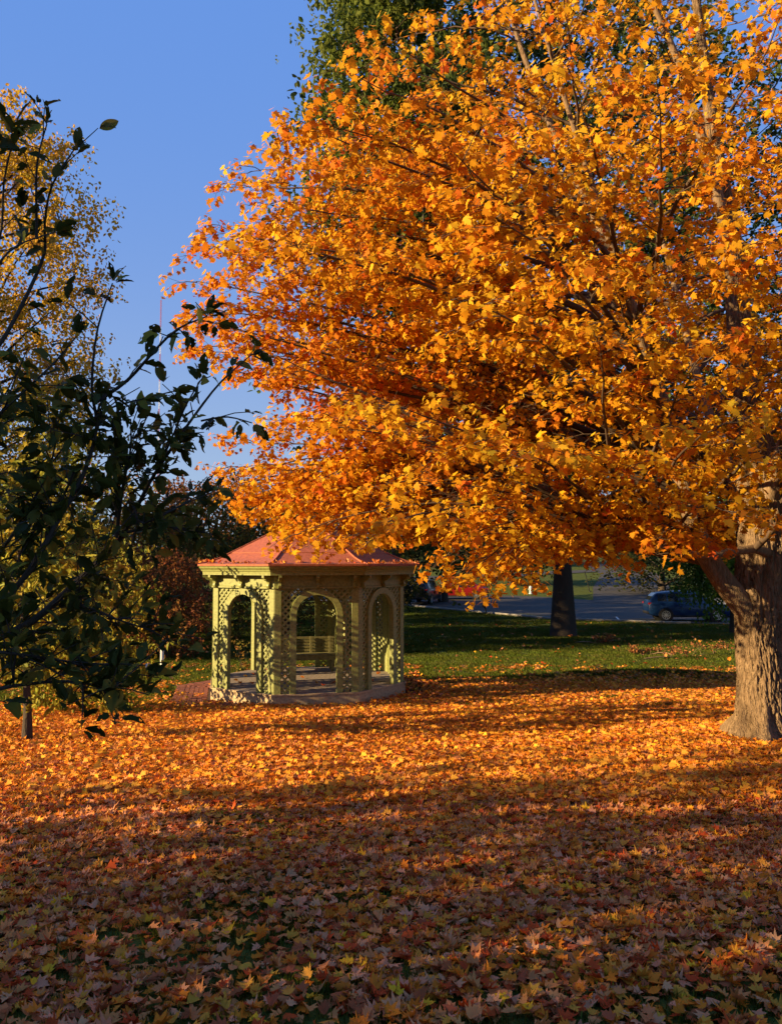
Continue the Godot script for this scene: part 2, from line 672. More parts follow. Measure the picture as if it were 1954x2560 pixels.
func make_gazebo():
	var g := thing("gazebo", "sage green octagonal gazebo with arched lattice openings and a red roof", "gazebo", GAZ, PHI)
	var s := AP * T22 * 2.0
	var yf := FLOOR + 2.03
	var spring := FLOOR + 1.51
	# floor boards
	var octo := PackedVector2Array()
	for k in 8:
		var a := PI / 8 + k * PI / 4
		octo.append(Vector2(sin(a), cos(a)) * (AP - 0.005) / cos(PI / 8))
	var nb := 28
	var bw := AP * 2.0 / nb
	for i in nb:
		var z0 := -AP + i * bw + 0.003
		var strip := PackedVector2Array([Vector2(-3, z0), Vector2(3, z0), Vector2(3, z0 + bw - 0.007), Vector2(-3, z0 + bw - 0.007)])
		for q in Geometry2D.intersect_polygons(strip, octo):
			var m := MB.new()
			m.prism(q, -FLOOR, -FLOOR + 0.03, Transform3D(Basis(Vector3.RIGHT, PI / 2), Vector3.ZERO))
			part("floor_board", m.mesh(), mats.deck_boards, g)
	for k in 8:
		var t := face_t(k)
		# skirt
		var m := MB.new()
		mitred(m, [Vector2(0.0, -0.12), Vector2(0.03, -0.12), Vector2(0.03, 0.212), Vector2(0.045, 0.218), Vector2(0.045, FLOOR - 0.004), Vector2(0.0, FLOOR - 0.004), Vector2(0.0, -0.12)], t)
		part("skirt_board", m.mesh(), mats.cream_paint, g)
		# posts at both ends of the face
		for sx in [-1.0, 1.0]:
			m = MB.new()
			m.cbox(t * Vector3(sx * (s / 2 - 0.071), FLOOR + 1.015, -0.03), Vector3(0.138, 0.06, 2.03), 0.006, t.basis * Basis(Vector3.RIGHT, PI / 2))
			part("post", m.mesh(), mats.sage_paint, g)
		# arch with its jambs
		m = MB.new()
		var ring := arch_shape(0.515, spring, FLOOR)
		var inner := arch_shape(0.395, spring, FLOOR)
		for i in range(inner.size() - 1, -1, -1):
			ring.append(inner[i])
		m.prism(ring, -0.075, 0.018, t)
		part("arch_frame", m.mesh(), mats.sage_paint, g)
		# lattice
		var panel := PackedVector2Array([Vector2(-0.695, FLOOR), Vector2(0.695, FLOOR), Vector2(0.695, yf), Vector2(-0.695, yf)])
		var hole := arch_shape(0.47, spring, FLOOR - 0.1)
		hole.append(Vector2(-0.47, FLOOR - 0.1))
		var regions := Geometry2D.clip_polygons(panel, hole)
		var near := k in [0, 1, 7]
		var joined := MB.new()
		for dirn in 2:
			var e := Vector2(1, 1).normalized() if dirn == 0 else Vector2(-1, 1).normalized()
			var w := Vector2(-e.y, e.x)
			var c0 := Vector2(0, FLOOR + 1.0)
			for i in range(-18, 19):
				var c := c0 + w * (i * 0.086)
				var bar := PackedVector2Array([c - e * 3 - w * 0.019, c + e * 3 - w * 0.019, c + e * 3 + w * 0.019, c - e * 3 + w * 0.019])
				for reg in regions:
					for q in Geometry2D.intersect_polygons(bar, reg):
						var z0 := -0.032 - dirn * 0.010
						if near:
							m = MB.new()
							m.prism(q, z0, z0 + 0.009, t)
							part("lattice_strip", m.mesh(), mats.sage_paint, g)
						else:
							joined.prism(q, z0, z0 + 0.009, t)
		if not near:
			part("lattice", joined.mesh(), mats.sage_paint, g).set_meta("kind", "stuff")
		# frieze with its lower moulding
		m = MB.new()
		mitred(m, [Vector2(-0.06, yf + 0.26), Vector2(-0.06, yf), Vector2(0.032, yf), Vector2(0.032, yf + 0.03), Vector2(0.012, yf + 0.042), Vector2(0.012, yf + 0.26)].duplicate(), t)
		part("frieze", m.mesh(), mats.sage_paint, g)
		# scroll brackets
		var br := PackedVector2Array()
		for q in [[0.0, 0.0], [0.045, 0.0], [0.072, 0.018], [0.082, 0.05], [0.072, 0.082], [0.058, 0.095], [0.062, 0.118], [0.085, 0.142], [0.125, 0.15], [0.152, 0.168], [0.162, 0.195], [0.205, 0.20], [0.212, 0.215], [0.212, 0.255], [0.0, 0.255]]:
			br.append(Vector2(q[0], q[1]))
		for bx in [-s / 2 + 0.1, 0.0, s / 2 - 0.1]:
			m = MB.new()
			m.prism(br, -0.028, 0.028, t * Transform3D(Basis(Vector3(0, 0, 1), Vector3.UP, Vector3(-1, 0, 0)), Vector3(bx, yf + 0.004, 0.0125)))
			part("bracket", m.mesh(), mats.sage_paint, g)
		# soffit and cornice
		m = MB.new()
		mitred(m, [Vector2(-0.06, yf + 0.262), Vector2(0.215, yf + 0.262), Vector2(0.215, yf + 0.275), Vector2(0.222, yf + 0.33), Vector2(0.245, yf + 0.338), Vector2(0.25, yf + 0.36), Vector2(0.285, yf + 0.40), Vector2(0.295, yf + 0.435), Vector2(0.0, yf + 0.437)], t)
		part("cornice", m.mesh(), mats.sage_paint, g)
		# roof: lower and upper course of each side
		m = MB.new()
		var y := yf + 0.44
		mitred(m, [Vector2(0.20, y), Vector2(0.318, y), Vector2(0.322, y + 0.04), Vector2(0.10, y + 0.075), Vector2(-0.12, y + 0.155), Vector2(-0.36, y + 0.275), Vector2(-0.36, y + 0.22)], t)
		var o := part("roof_panel", m.mesh(), mats.red_roof, g)
		m = MB.new()
		mitred(m, [Vector2(-0.345, y + 0.262), Vector2(-0.343, y + 0.277), Vector2(-1.98, y + 1.10)], t)
		mitred(m, [Vector2(-1.98, y + 1.05), Vector2(-0.345, y + 0.215), Vector2(-0.345, y + 0.262)], t)
		part("roof_panel", m.mesh(), mats.red_roof, g)
	for k in 8:
		var b := Basis(Vector3.UP, (k + 0.5) * PI / 4.0)
		var pts := []
		var y2 := yf + 0.445
		for q in [[0.318, 0.04], [0.10, 0.08], [-0.12, 0.16], [-0.36, 0.28], [-1.98, 1.105]]:
			pts.append(b * Vector3(0, y2 + q[1], (AP + q[0]) / cos(PI / 8)))
		var m2 := MB.new()
		m2.tube(pts, [0.016, 0.018, 0.02, 0.02, 0.02], 6)
		part("ridge_cap", m2.mesh(), mats.red_roof, g)
	var fin := MB.new()
	var yt := yf + 0.44 + 1.08
	fin.lathe([Vector2(0.17, yt - 0.05), Vector2(0.15, yt + 0.05), Vector2(0.07, yt + 0.09), Vector2(0.06, yt + 0.2), Vector2(0.11, yt + 0.27), Vector2(0.12, yt + 0.33), Vector2(0.06, yt + 0.4), Vector2(0.03, yt + 0.52), Vector2(0.0, yt + 0.62)], 16)
	part("finial", fin.mesh(), mats.cream_paint, g)

	# brick terrace round it
	var tr := thing("brick_terrace", "low red brick terrace round the foot of the gazebo, half buried in leaves", "terrace", GAZ, PHI)
	var sl := MB.new()
	var op := PackedVector2Array()
	for k in 8:
		var a := PI / 8 + k * PI / 4
		op.append(Vector2(sin(a), cos(a)) * 2.78 / cos(PI / 8))
	sl.prism(op, 0.052, 0.6, Transform3D(Basis(Vector3.RIGHT, PI / 2), Vector3.ZERO))
	part("bedding", sl.mesh(), mats.mortar, tr)
	var bm := MB.new()
	bm.cbox(Vector3.ZERO, Vector3(0.193, 0.06, 0.09), 0.006)
	var brick := bm.mesh()
	var rest := MB.new()
	for k in 8:
		var b := Basis(Vector3.UP, k * PI / 4.0)
		var single := k in [7, 6, 1]
		var half := (2.8) * T22
		var ns := int(half * 2.0 / 0.1)
		for i in ns:
			var x := -half + (i + 0.5) * half * 2.0 / ns
			var c := b * Vector3(x, -0.012 + rr(-0.004, 0.004), 2.70)
			var bb := b * Basis(Vector3.UP, PI / 2 + rr(-0.02, 0.02))
			if single:
				var q := part("brick", brick, mats["brick_%d" % rng.randi_range(0, 2)], tr)
				q.transform = Transform3D(bb, c)
			else:
				rest.cbox(c, Vector3(0.193, 0.06, 0.09), 0.006, bb)
		for row in 5:
			var ra := 2.55 - row * 0.1
			var hw := ra * T22
			var n2 := int(hw * 2.0 / 0.203)
			for i in n2 + 1:
				var x := -hw + (i + (0.5 if row % 2 else 0.0)) * 0.203
				if absf(x) > hw - 0.08:
					continue
				var c := b * Vector3(x, -0.012 + rr(-0.005, 0.005), ra)
				if single and row < 4:
					var q := part("brick", brick, mats["brick_%d" % rng.randi_range(0, 2)], tr)
					q.transform = Transform3D(b * Basis(Vector3.UP, rr(-0.02, 0.02)), c)
				else:
					rest.cbox(c, Vector3(0.193, 0.06, 0.09), 0.006, b)
	part("paving", rest.mesh(), mats.brick_0, tr).set_meta("kind", "stuff")

func make_bench():
	var o := thing("bench", "slatted wooden bench standing inside the gazebo", "bench", GAZ + Vector3(0, FLOOR, 0), PHI)
	for i in 7:
		var m := MB.new()
		m.cbox(Vector3(0, 0.30 + i * 0.073, -1.56 - i * 0.012), Vector3(1.64, 0.056, 0.022), 0.005)
		part("back_slat", m.mesh(), mats.bench_paint, o)
	for i in 5:
		var m := MB.new()
		m.cbox(Vector3(0, 0.38, -1.50 + i * 0.092), Vector3(1.64, 0.024, 0.082), 0.005)
		part("seat_slat", m.mesh(), mats.bench_paint, o)
	var ap := MB.new()
	ap.cbox(Vector3(0, 0.315, -1.10), Vector3(1.6, 0.1, 0.03), 0.005)
	part("apron", ap.mesh(), mats.bench_paint, o)
	for x in [-0.7, -0.25, 0.25, 0.7]:
		var m := MB.new()
		m.cbox(Vector3(x, 0.5, -1.545), Vector3(0.05, 0.56, 0.03), 0.005, Basis(Vector3.RIGHT, -0.16))
		part("batten", m.mesh(), mats.bench_paint, o)
	for x in [-0.72, 0.72]:
		for z in [-1.14, -1.48]:
			var m := MB.new()
			m.cbox(Vector3(x, 0.185, z), Vector3(0.07, 0.37, 0.07), 0.006)
			part("leg", m.mesh(), mats.bench_paint, o)

# ---------------------------------------------------------------- the orange maple
const TRUNK := Vector3(5.17, -0.86, -11.3)

func left_reach(y: float) -> float:
	var tab := [[1.2, 5.6], [1.7, 6.4], [2.3, 7.0], [3.0, 7.3], [3.5, 6.9], [3.95, 6.2], [4.4, 7.5], [4.9, 7.9], [5.6, 7.8], [6.3, 7.5], [7.0, 6.9], [7.6, 6.0], [8.2, 5.5], [9.2, 5.2], [10.3, 4.8], [11.3, 3.8], [12.5, 2.4]]
	for i in tab.size() - 1:
		if y < tab[i + 1][0]:
			return lerpf(tab[i][1], tab[i + 1][1], clampf((y - tab[i][0]) / (tab[i + 1][0] - tab[i][0]), 0, 1))
	return 2.0

func bez(a: Vector3, b: Vector3, c: Vector3, d: Vector3, t: float) -> Vector3:
	var u := 1.0 - t
	return a * u * u * u + b * 3.0 * u * u * t + c * 3.0 * u * t * t + d * t * t * t

func trunk_mesh() -> ArrayMesh:
	# flared, furrowed lower trunk as a displaced grid
	var m := MB.new()
	var path := [Vector3(0, -0.25, 0), Vector3(0, 0, 0), Vector3(-0.01, 0.35, 0), Vector3(-0.02, 0.9, 0), Vector3(-0.03, 1.5, 0), Vector3(-0.02, 2.0, 0), Vector3(0.03, 2.5, 0), Vector3(0.05, 3.1, 0.02), Vector3(0.02, 3.7, 0.02), Vector3(-0.05, 4.6, -0.05), Vector3(-0.14, 5.6, -0.1), Vector3(-0.2, 6.8, -0.1), Vector3(-0.4, 8.6, -0.2), Vector3(-0.6, 10.6, -0.2), Vector3(-0.8, 12.4, -0.1)]
	var rad := [0.50, 0.42, 0.345, 0.315, 0.315, 0.33, 0.345, 0.33, 0.29, 0.19, 0.165, 0.145, 0.10, 0.06, 0.02]
	var rows := 190
	var sides := 170
	for j in rows + 1:
		var f := float(j) / rows
		f = pow(f, 1.35) * (path.size() - 1)
		var i := mini(int(f), path.size() - 2)
		var t := f - i
		var ts := t * t * (3.0 - 2.0 * t)
		var c: Vector3 = (path[i] as Vector3).lerp(path[i + 1], t)
		var r: float = lerpf(rad[i], rad[i + 1], ts)
		for k in sides + 1:
			var a := TAU * k / sides
			var h: float = c.y
			var flare := clampf(1.0 - h / 0.75, 0.0, 1.4)
			var lobe := noise.get_noise_3d(cos(a) * 0.9 + 1.7, h * 0.25, sin(a) * 0.9 + 3.1) * 2.2 + 0.35 * sin(a * 3.0 + 1.1) + 0.25
			var toe := pow(0.5 + 0.5 * cos(a * 6.0 + 2.6 * noise.get_noise_2d(cos(a) * 1.5 + 8.0, sin(a) * 1.5)), 2.5)
			var butt := flare * flare * (0.12 + 0.55 * toe * clampf(0.45 + lobe, 0.15, 1.4)) + 0.10 * flare * noise.get_noise_3d(cos(a) * 3.0, h * 3.0, sin(a) * 3.0)
			var wx := 0.25 * noise.get_noise_2d(h * 1.7, a) + 0.12 * sin(h * 2.1)
			var n1 := absf(noise.get_noise_3d(cos(a + wx) * 3.1, h * 0.42, sin(a + wx) * 3.1))
			var n2 := absf(noise.get_noise_3d(cos(a - wx) * 6.5 + 9.0, h * 1.0, sin(a - wx) * 6.5))
			var crack := 1.0 - smoothstep(0.0, 0.13, n1) + 0.55 * (1.0 - smoothstep(0.0, 0.12, n2))
			var grain := noise.get_noise_3d(cos(a) * 12.0, h * 5.0, sin(a) * 12.0)
			var knob := noise.get_noise_3d(cos(a) * 1.3, h * 1.6, sin(a) * 1.3 + 5.0) * 0.16 * exp(-pow((h - 2.7) / 0.8, 2.0))
			var rr2: float = r * (1.0 + butt + knob) + (0.012 - crack * 0.040 + grain * 0.012) * minf(1.0, r / 0.3)
			m.vert(c + Vector3(cos(a), 0, -sin(a)) * rr2, Vector3.UP, Vector2(float(k) / sides, h))
	for j in rows:
		for k in sides:
			var q := j * (sides + 1) + k
			m.tri_i(q, q + sides + 1, q + 1)
			m.tri_i(q + 1, q + sides + 1, q + sides + 2)
	m.smooth()
	return m.mesh()

func make_maple():
	rng.seed = 501
	var tr := thing("maple_tree", "large maple tree full of orange leaves with a furrowed sunlit trunk", "tree", TRUNK)
	part("trunk", trunk_mesh(), mats.maple_bark, tr)
	var axes := [
		[[5.15, 1.2, -11.3], [5.2, 2.5, -11.3], [5.1, 4.2, -11.35], [5.0, 6, -11.4], [4.8, 8, -11.5], [4.55, 10, -11.5], [4.4, 12.2, -11.4]],
		[[5.08, 0.75, -11.25], [4.72, 1.2, -11.2], [4.36, 1.68, -11.2], [4.14, 2.4, -11.25], [4.02, 3.2, -11.3], [3.9, 3.9, -11.4], [3.6, 5.2, -11.6], [3.1, 6.7, -11.8], [2.4, 8.4, -12.0], [1.9, 10.0, -12.1], [1.7, 11.2, -12.1]],
		[[5.0, 5.6, -11.4], [4.6, 7.2, -11.2], [4.1, 8.7, -11.0], [3.4, 10.0, -10.8], [3.0, 11.2, -10.7]],
		[[5.25, 2.0, -11.3], [5.7, 3.0, -11.4], [6.3, 4.6, -11.5], [7.0, 7.0, -11.6], [7.5, 9.5, -11.6], [7.6, 11, -11.6]],
		[[5.18, 2.3, -11.15], [5.28, 3.4, -10.5], [5.3, 4.6, -9.9], [5.2, 6.6, -9.0], [4.9, 8.6, -8.4], [4.7, 10.2, -8.2]],
		[[5.15, 2.2, -11.45], [5.1, 3.4, -12.4], [5.0, 5, -13.2], [4.9, 7.2, -14.1], [4.5, 10, -14.8]],
		[[4.05, 3.0, -11.35], [3.4, 4.4, -10.6], [2.7, 6.0, -10.0], [2.0, 7.8, -9.6], [1.5, 9.4, -9.4]],
	]
	var nodes := []   # places where boughs may start: position and thickness
	for ai in axes.size():
		var pts := []
		var rad := []
		var src: Array = axes[ai]
		var r0: float = [0.0, 0.185, 0.10, 0.15, 0.12, 0.12, 0.085][ai]
		for i in src.size():
			var p := Vector3(src[i][0], src[i][1], src[i][2])
			if i < src.size() - 1:
				var q := Vector3(src[i + 1][0], src[i + 1][1], src[i + 1][2])
				for k in 5:
					pts.append(p.lerp(q, k / 5.0) + rv() * 0.02)
			else:
				pts.append(p)
		for i in 3:   # soften the corners
			for k in range(1, pts.size() - 1):
				pts[k] = (pts[k - 1] + pts[k] * 2.0 + pts[k + 1]) * 0.25
		for i in pts.size():
			var t := float(i) / (pts.size() - 1)
			rad.append(r0 * lerpf(1.0, 0.12, pow(t, 0.8)))
			if pts[i].y > 1.5:
				nodes.append(pts[i])
		if ai > 0:
			if ai == 1:
				rad[0] = 0.22
				rad[1] = 0.21
			var m := MB.new()
			var loc := []
			for p in pts:
				loc.append(p - TRUNK)
			m.tube(loc, rad, 20, 1.0, 0.05, ai * 1.7)
			part("limb", m.mesh(), mats.maple_bark if ai == 1 else mats.limb_bark, tr)
	# the bare low branch that crosses from the trunk over the left limb
	var low := MB.new()
	var lp := [Vector3(5.2, 1.72, -11.05), Vector3(4.9, 1.78, -10.85), Vector3(4.55, 1.74, -10.75), Vector3(4.2, 1.68, -10.7), Vector3(3.7, 1.72, -10.6), Vector3(3.0, 1.95, -10.4)]
	for i in lp.size():
		lp[i] -= TRUNK
	low.tube(lp, [0.075, 0.06, 0.055, 0.05, 0.04, 0.02], 10, 1.0, 0.06)
	part("limb", low.mesh(), mats.limb_bark, tr)
	for p in lp:
		nodes.append(p + TRUNK)

	# where the boughs end: layers round the crown, long on the left, shorter towards the viewer
	var tips := []
	var ring := 0
	for y in [2.15, 2.55, 3.0, 3.6, 4.2, 4.8, 5.4, 6.0, 6.6, 7.2, 7.8, 8.5, 9.2, 9.9, 10.7, 11.5, 12.2]:
		ring += 1
		var n := 19
		for i in n:
			var az := TAU * (i + 0.5 * (ring % 2)) / n + rr(-0.12, 0.12)
			var c := cos(az)
			var s := sin(az)
			var f := (1.0 if c < 0 else 0.88) * c * c + (0.64 if s > 0 else 0.7) * s * s
			var rad2 := left_reach(y) * f * rr(0.86, 1.02)
			tips.append(Vector3(5.17 + c * rad2, y + rr(-0.25, 0.25), -11.3 + s * rad2))
		for i in 6:
			var az2 := TAU * (i + 0.37 * ring) / 6.0
			var rad3 := left_reach(y) * rr(0.42, 0.66) * (1.0 if cos(az2) < 0 else 0.7) * (0.75 if sin(az2) > 0 else 1.0)
			tips.append(Vector3(5.17 + cos(az2) * rad3, y + rr(-0.1, 0.5), -11.3 + sin(az2) * rad3))
	# extra boughs where the crown hangs low over the roof and towards the viewer
	tips.append_array([Vector3(-0.9, 2.1, -11.4), Vector3(-0.3, 2.0, -10.8), Vector3(0.1, 2.0, -10.6), Vector3(-1.3, 2.25, -11.8), Vector3(1.0, 1.6, -9.0), Vector3(1.2, 1.45, -8.8), Vector3(2.2, 1.95, -9.2), Vector3(2.9, 1.95, -8.6), Vector3(3.1, 2.0, -9.4), Vector3(1.7, 2.0, -9.8), Vector3(-2.3, 4.9, -11.2), Vector3(-2.5, 4.75, -11.6), Vector3(-2.0, 4.2, -11.3), Vector3(-1.6, 3.0, -11.5), Vector3(-2.1, 2.9, -11.2), Vector3(-2.1, 2.75, -11.9), Vector3(-1.9, 2.5, -11.4), Vector3(-1.6, 2.35, -11.0), Vector3(-1.2, 2.25, -11.1), Vector3(-1.75, 2.7, -10.7), Vector3(-1.0, 2.2, -10.6), Vector3(-0.6, 2.3, -11.9), Vector3(-1.5, 2.3, -12.1), Vector3(-1.1, 2.6, -10.5), Vector3(-0.2, 2.2, -10.2), Vector3(0.4, 2.1, -11.0), Vector3(-2.0, 3.3, -11.4), Vector3(-1.4, 3.4, -10.8), Vector3(-2.6, 4.6, -11.3), Vector3(-2.65, 5.2, -11.5), Vector3(-2.0, 6.2, -11.5), Vector3(1.0, 1.75, -9.4), Vector3(0.9, 1.55, -8.7), Vector3(1.35, 1.5, -9.1), Vector3(1.1, 1.62, -9.3), Vector3(1.25, 1.7, -8.6), Vector3(0.75, 1.75, -9.0), Vector3(1.0, 1.95, -8.9), Vector3(2.5, 1.9, -9.9), Vector3(2.8, 1.95, -10.2), Vector3(3.2, 2.05, -9.9), Vector3(2.6, 1.8, -9.4), Vector3(3.3, 1.85, -9.6), Vector3(3.5, 1.9, -10.2), Vector3(2.1, 1.85, -10.4), Vector3(3.0, 1.8, -9.0), Vector3(1.6, 1.85, -9.3), Vector3(-2.6, 6.0, -11.2), Vector3(-2.45, 6.4, -11.5), Vector3(-2.2, 6.9, -11.1), Vector3(-1.9, 7.3, -11.4), Vector3(-2.7, 5.5, -11.0), Vector3(-2.3, 5.8, -10.6), Vector3(-1.6, 6.5, -10.7), Vector3(-1.9, 5.9, -12.1)])
	var leaves := []
	var tint := PackedColorArray()
	var bunch_t := []   # one bunch of six leaves, a metre to the leaf length
	var bunch_c := []
	for i in 6:
		var az := TAU * i / 6.0 + rr(-0.4, 0.4)
		var ld := Vector3(cos(az) * 0.8 + 0.35, -rr(0.25, 1.0), sin(az) * 0.8).normalized()
		var bs := frame(ld, Vector3(cos(az) * 0.5, 0.7, sin(az) * 0.5) + rv() * 0.75)
		var sz := rr(0.8, 1.15)
		bunch_t.append(Transform3D(Basis(bs.x * sz, bs.y * sz * rr(0.3, 1.5), bs.z * sz) * turned(), ld * 0.4 + rv() * rr(0.3, 1.1)))
		var w := rr(0.88, 1.0)
		bunch_c.append(Color(w, w * rr(0.82, 1.0), w))
	for tip in tips:
		if (tip.x > 3.2 and tip.z > -12.5 and tip.y < 2.5) or (tip.x > 3.9 and tip.z > -12.5 and tip.y < 3.2):
			continue
		add_bough(tr, tip, nodes, leaves, tint)
	# the leaves that show largest are parts of their own, the rest one mass
	# twenty-odd thousand leaf bunches
	var order := range(leaves.size())
	var eye := Vector3(0, 1.6, 0)
	var score := PackedFloat32Array()
	for i in leaves.size():
		var p: Vector3 = leaves[i].origin + TRUNK - eye
		var inside: bool = absf(p.x / p.z) < 0.48 and absf(p.y / p.z - 0.06) < 0.62
		score.append(p.length() / leaves[i].basis.x.length() + (0.0 if inside else 1e6))
	order.sort_custom(func(a, b): return score[a] < score[b])
	var shapes := [maple_leaf(0.22, 0.25, 0.0, 0.15), maple_leaf(-0.1, 0.1, 0.15, -0.2), maple_leaf(0.35, 0.35, -0.1, 0.05)]
	var lm := []
	for c in [Color(0.75, 0.37, 0.02), Color(0.74, 0.33, 0.02), Color(0.70, 0.25, 0.02), Color(0.78, 0.46, 0.03)]:
		lm.append(leaf_plain("maple_leaf_%d" % lm.size(), c, 0.95))
	var rest := []
	var rt := PackedColorArray()
	for j in order.size():
		var i: int = order[j]
		if j < 50:   # six leaves each
			for b in 6:
				var o := part("leaf", shapes[(i + b) % 3], lm[(i / 3 + b / 2) % 4], tr)
				o.transform = leaves[i] * bunch_t[b]
		else:
			rest.append(leaves[i])
			rt.append(tint[i])
	many("foliage", cluster(maple_leaf(0.2, 0.22, 0.0, 0.12), bunch_t, bunch_c), mats.maple_leaves, rest, rt, tr)
	print("maple leaves ", leaves.size())

func add_bough(tr: Node3D, tip: Vector3, nodes: Array, leaves: Array, tint: PackedColorArray):
	var best: Vector3 = nodes[0]
	var bc := 1e9
	for p in nodes:
		var dh := Vector2(p.x - tip.x, p.z - tip.z).length()
		var want: float = maxf(tip.y - 0.34 * dh + 0.1, 1.6)
		var cost := absf(p.y - want) * 1.4 + dh * 0.8
		if cost < bc:
			bc = cost
			best = p
	var a := best
	var L := a.distance_to(tip)
	if L < 0.5:
		return
	var out := Vector3(tip.x - a.x, 0, tip.z - a.z)
	var dir := (tip - a).normalized()
	var hi := clampf((tip.y - 2.0) / 5.0, 0.0, 1.0)
	var b := a + dir * L * 0.35 + Vector3.UP * L * lerpf(0.06, 0.13, hi) + rv() * L * 0.05
	var c := tip - dir * L * 0.3 + Vector3.UP * L * lerpf(0.10, 0.05, hi) + rv() * L * 0.05
	var m := MB.new()
	var pts := []
	var rad := []
	var n := 12
	var r0 := 0.0095 * L + 0.006
	for i in n + 1:
		var t := float(i) / n
		pts.append(bez(a, b, c, tip, t) - TRUNK + (rv() * 0.018 if i > 0 else Vector3.ZERO))
		rad.append(lerpf(r0, 0.004, pow(t, 0.75)))
	m.tube(pts, rad, 6)
	var tone := noise.get_noise_3d(tip.x * 0.25 + 3.0, tip.y * 0.25, tip.z * 0.25) * 1.6 + rr(-0.25, 0.25)
	if tip.x < -0.5:
		tone -= 0.25
	var t2 := 0.26
	var side := 1.0
	while t2 < 1.0:
		side = -side
		var p0 := bez(a, b, c, tip, t2)
		var tg := (bez(a, b, c, tip, minf(t2 + 0.03, 1.0)) - bez(a, b, c, tip, t2 - 0.03)).normalized()
		var lat := tg.cross(Vector3.UP).normalized() * side
		var bd := (tg * 0.62 + lat * rr(0.55, 1.0) + Vector3.UP * rr(-0.25, 0.35)).normalized()
		var bl := lerpf(1.35, 0.5, t2) * rr(0.65, 1.2) * clampf(L / 4.0, 0.5, 1.1)
		spray(m, p0, bd, bl, leaves, tint, tone)
		t2 += 0.36 / L * rr(0.8, 1.25)
	spray(m, tip, dir + Vector3(0, -0.2, 0), 0.35, leaves, tint, tone)
	part("branch", m.mesh(), mats.twig_bark, tr)

func spray(m: MB, p0: Vector3, d: Vector3, bl: float, leaves: Array, tint: PackedColorArray, tone: float):
	var pts := []
	var rad := []
	var k := 5
	d = d.normalized()
	for i in k + 1:
		var t := float(i) / k
		var q := p0 + d * bl * t + Vector3.DOWN * bl * 0.22 * t * t + (rv() * 0.02 if i else Vector3.ZERO)
		pts.append(q - TRUNK)
		rad.append(lerpf(0.008, 0.0025, t))
	m.tube(pts, rad, 4)
	var s := 0.12
	var side := 1.0
	while s < bl:
		side = -side
		var f := s / bl * k
		var i := mini(int(f), k - 1)
		var q: Vector3 = (pts[i] as Vector3).lerp(pts[i + 1], f - i)
		var lat := d.cross(Vector3.UP).normalized() * side
		var td := (d * 0.6 + lat * rr(0.4, 1.0) + Vector3.UP * rr(-0.6, 0.4)).normalized()
		var tl := rr(0.08, 0.26)
		var e := q + td * tl
		m.tube([q, q + td * tl * 0.5 + rv() * 0.01, e], [0.003, 0.0025, 0.002], 3)
		var w := e + TRUNK   # an opening in the crown lets sun through to the trunk
		var run := (TRUNK.x - 0.15 - w.x) / 0.93
		var hit := w + Vector3(0.95, -0.315, -0.309) * run
		if run > 0.3 and absf(hit.z - TRUNK.z) < 0.5 and hit.y > -0.5 and hit.y < 3.0 and rng.randf() < 0.9:
			s += rr(0.042, 0.072)
			continue
		var yaw := atan2(-td.z, td.x) + rr(-0.7, 0.7)
		var sz := rr(0.062, 0.102)
		var bs := Basis(Vector3.UP, yaw) * Basis(rv(), rr(0.0, 0.55))
		leaves.append(Transform3D(Basis(bs.x * sz, bs.y * sz * rr(0.75, 1.2), bs.z * sz * rr(0.85, 1.15)), e))
		tint.append(maple_color(tone))
		s += rr(0.042, 0.072)

func maple_color(tone: float) -> Color:
	# from red-orange through orange to golden yellow
	var t := tone * 0.42 + rng.randfn() * 0.34 + 0.42
	var c: Color
	if t < 0.0:
		c = Color(0.62, 0.12, 0.02).lerp(Color(0.71, 0.27, 0.016), clampf(1.0 + t * 1.5, 0, 1))
	elif t < 0.5:
		c = Color(0.71, 0.27, 0.016).lerp(Color(0.77, 0.42, 0.018), t / 0.5)
	else:
		c = Color(0.77, 0.42, 0.018).lerp(Color(0.82, 0.56, 0.03), clampf((t - 0.5) / 0.5, 0, 1))
	var k := rr(0.85, 1.1)
	return Color(c.r * k, c.g * k, c.b * k)

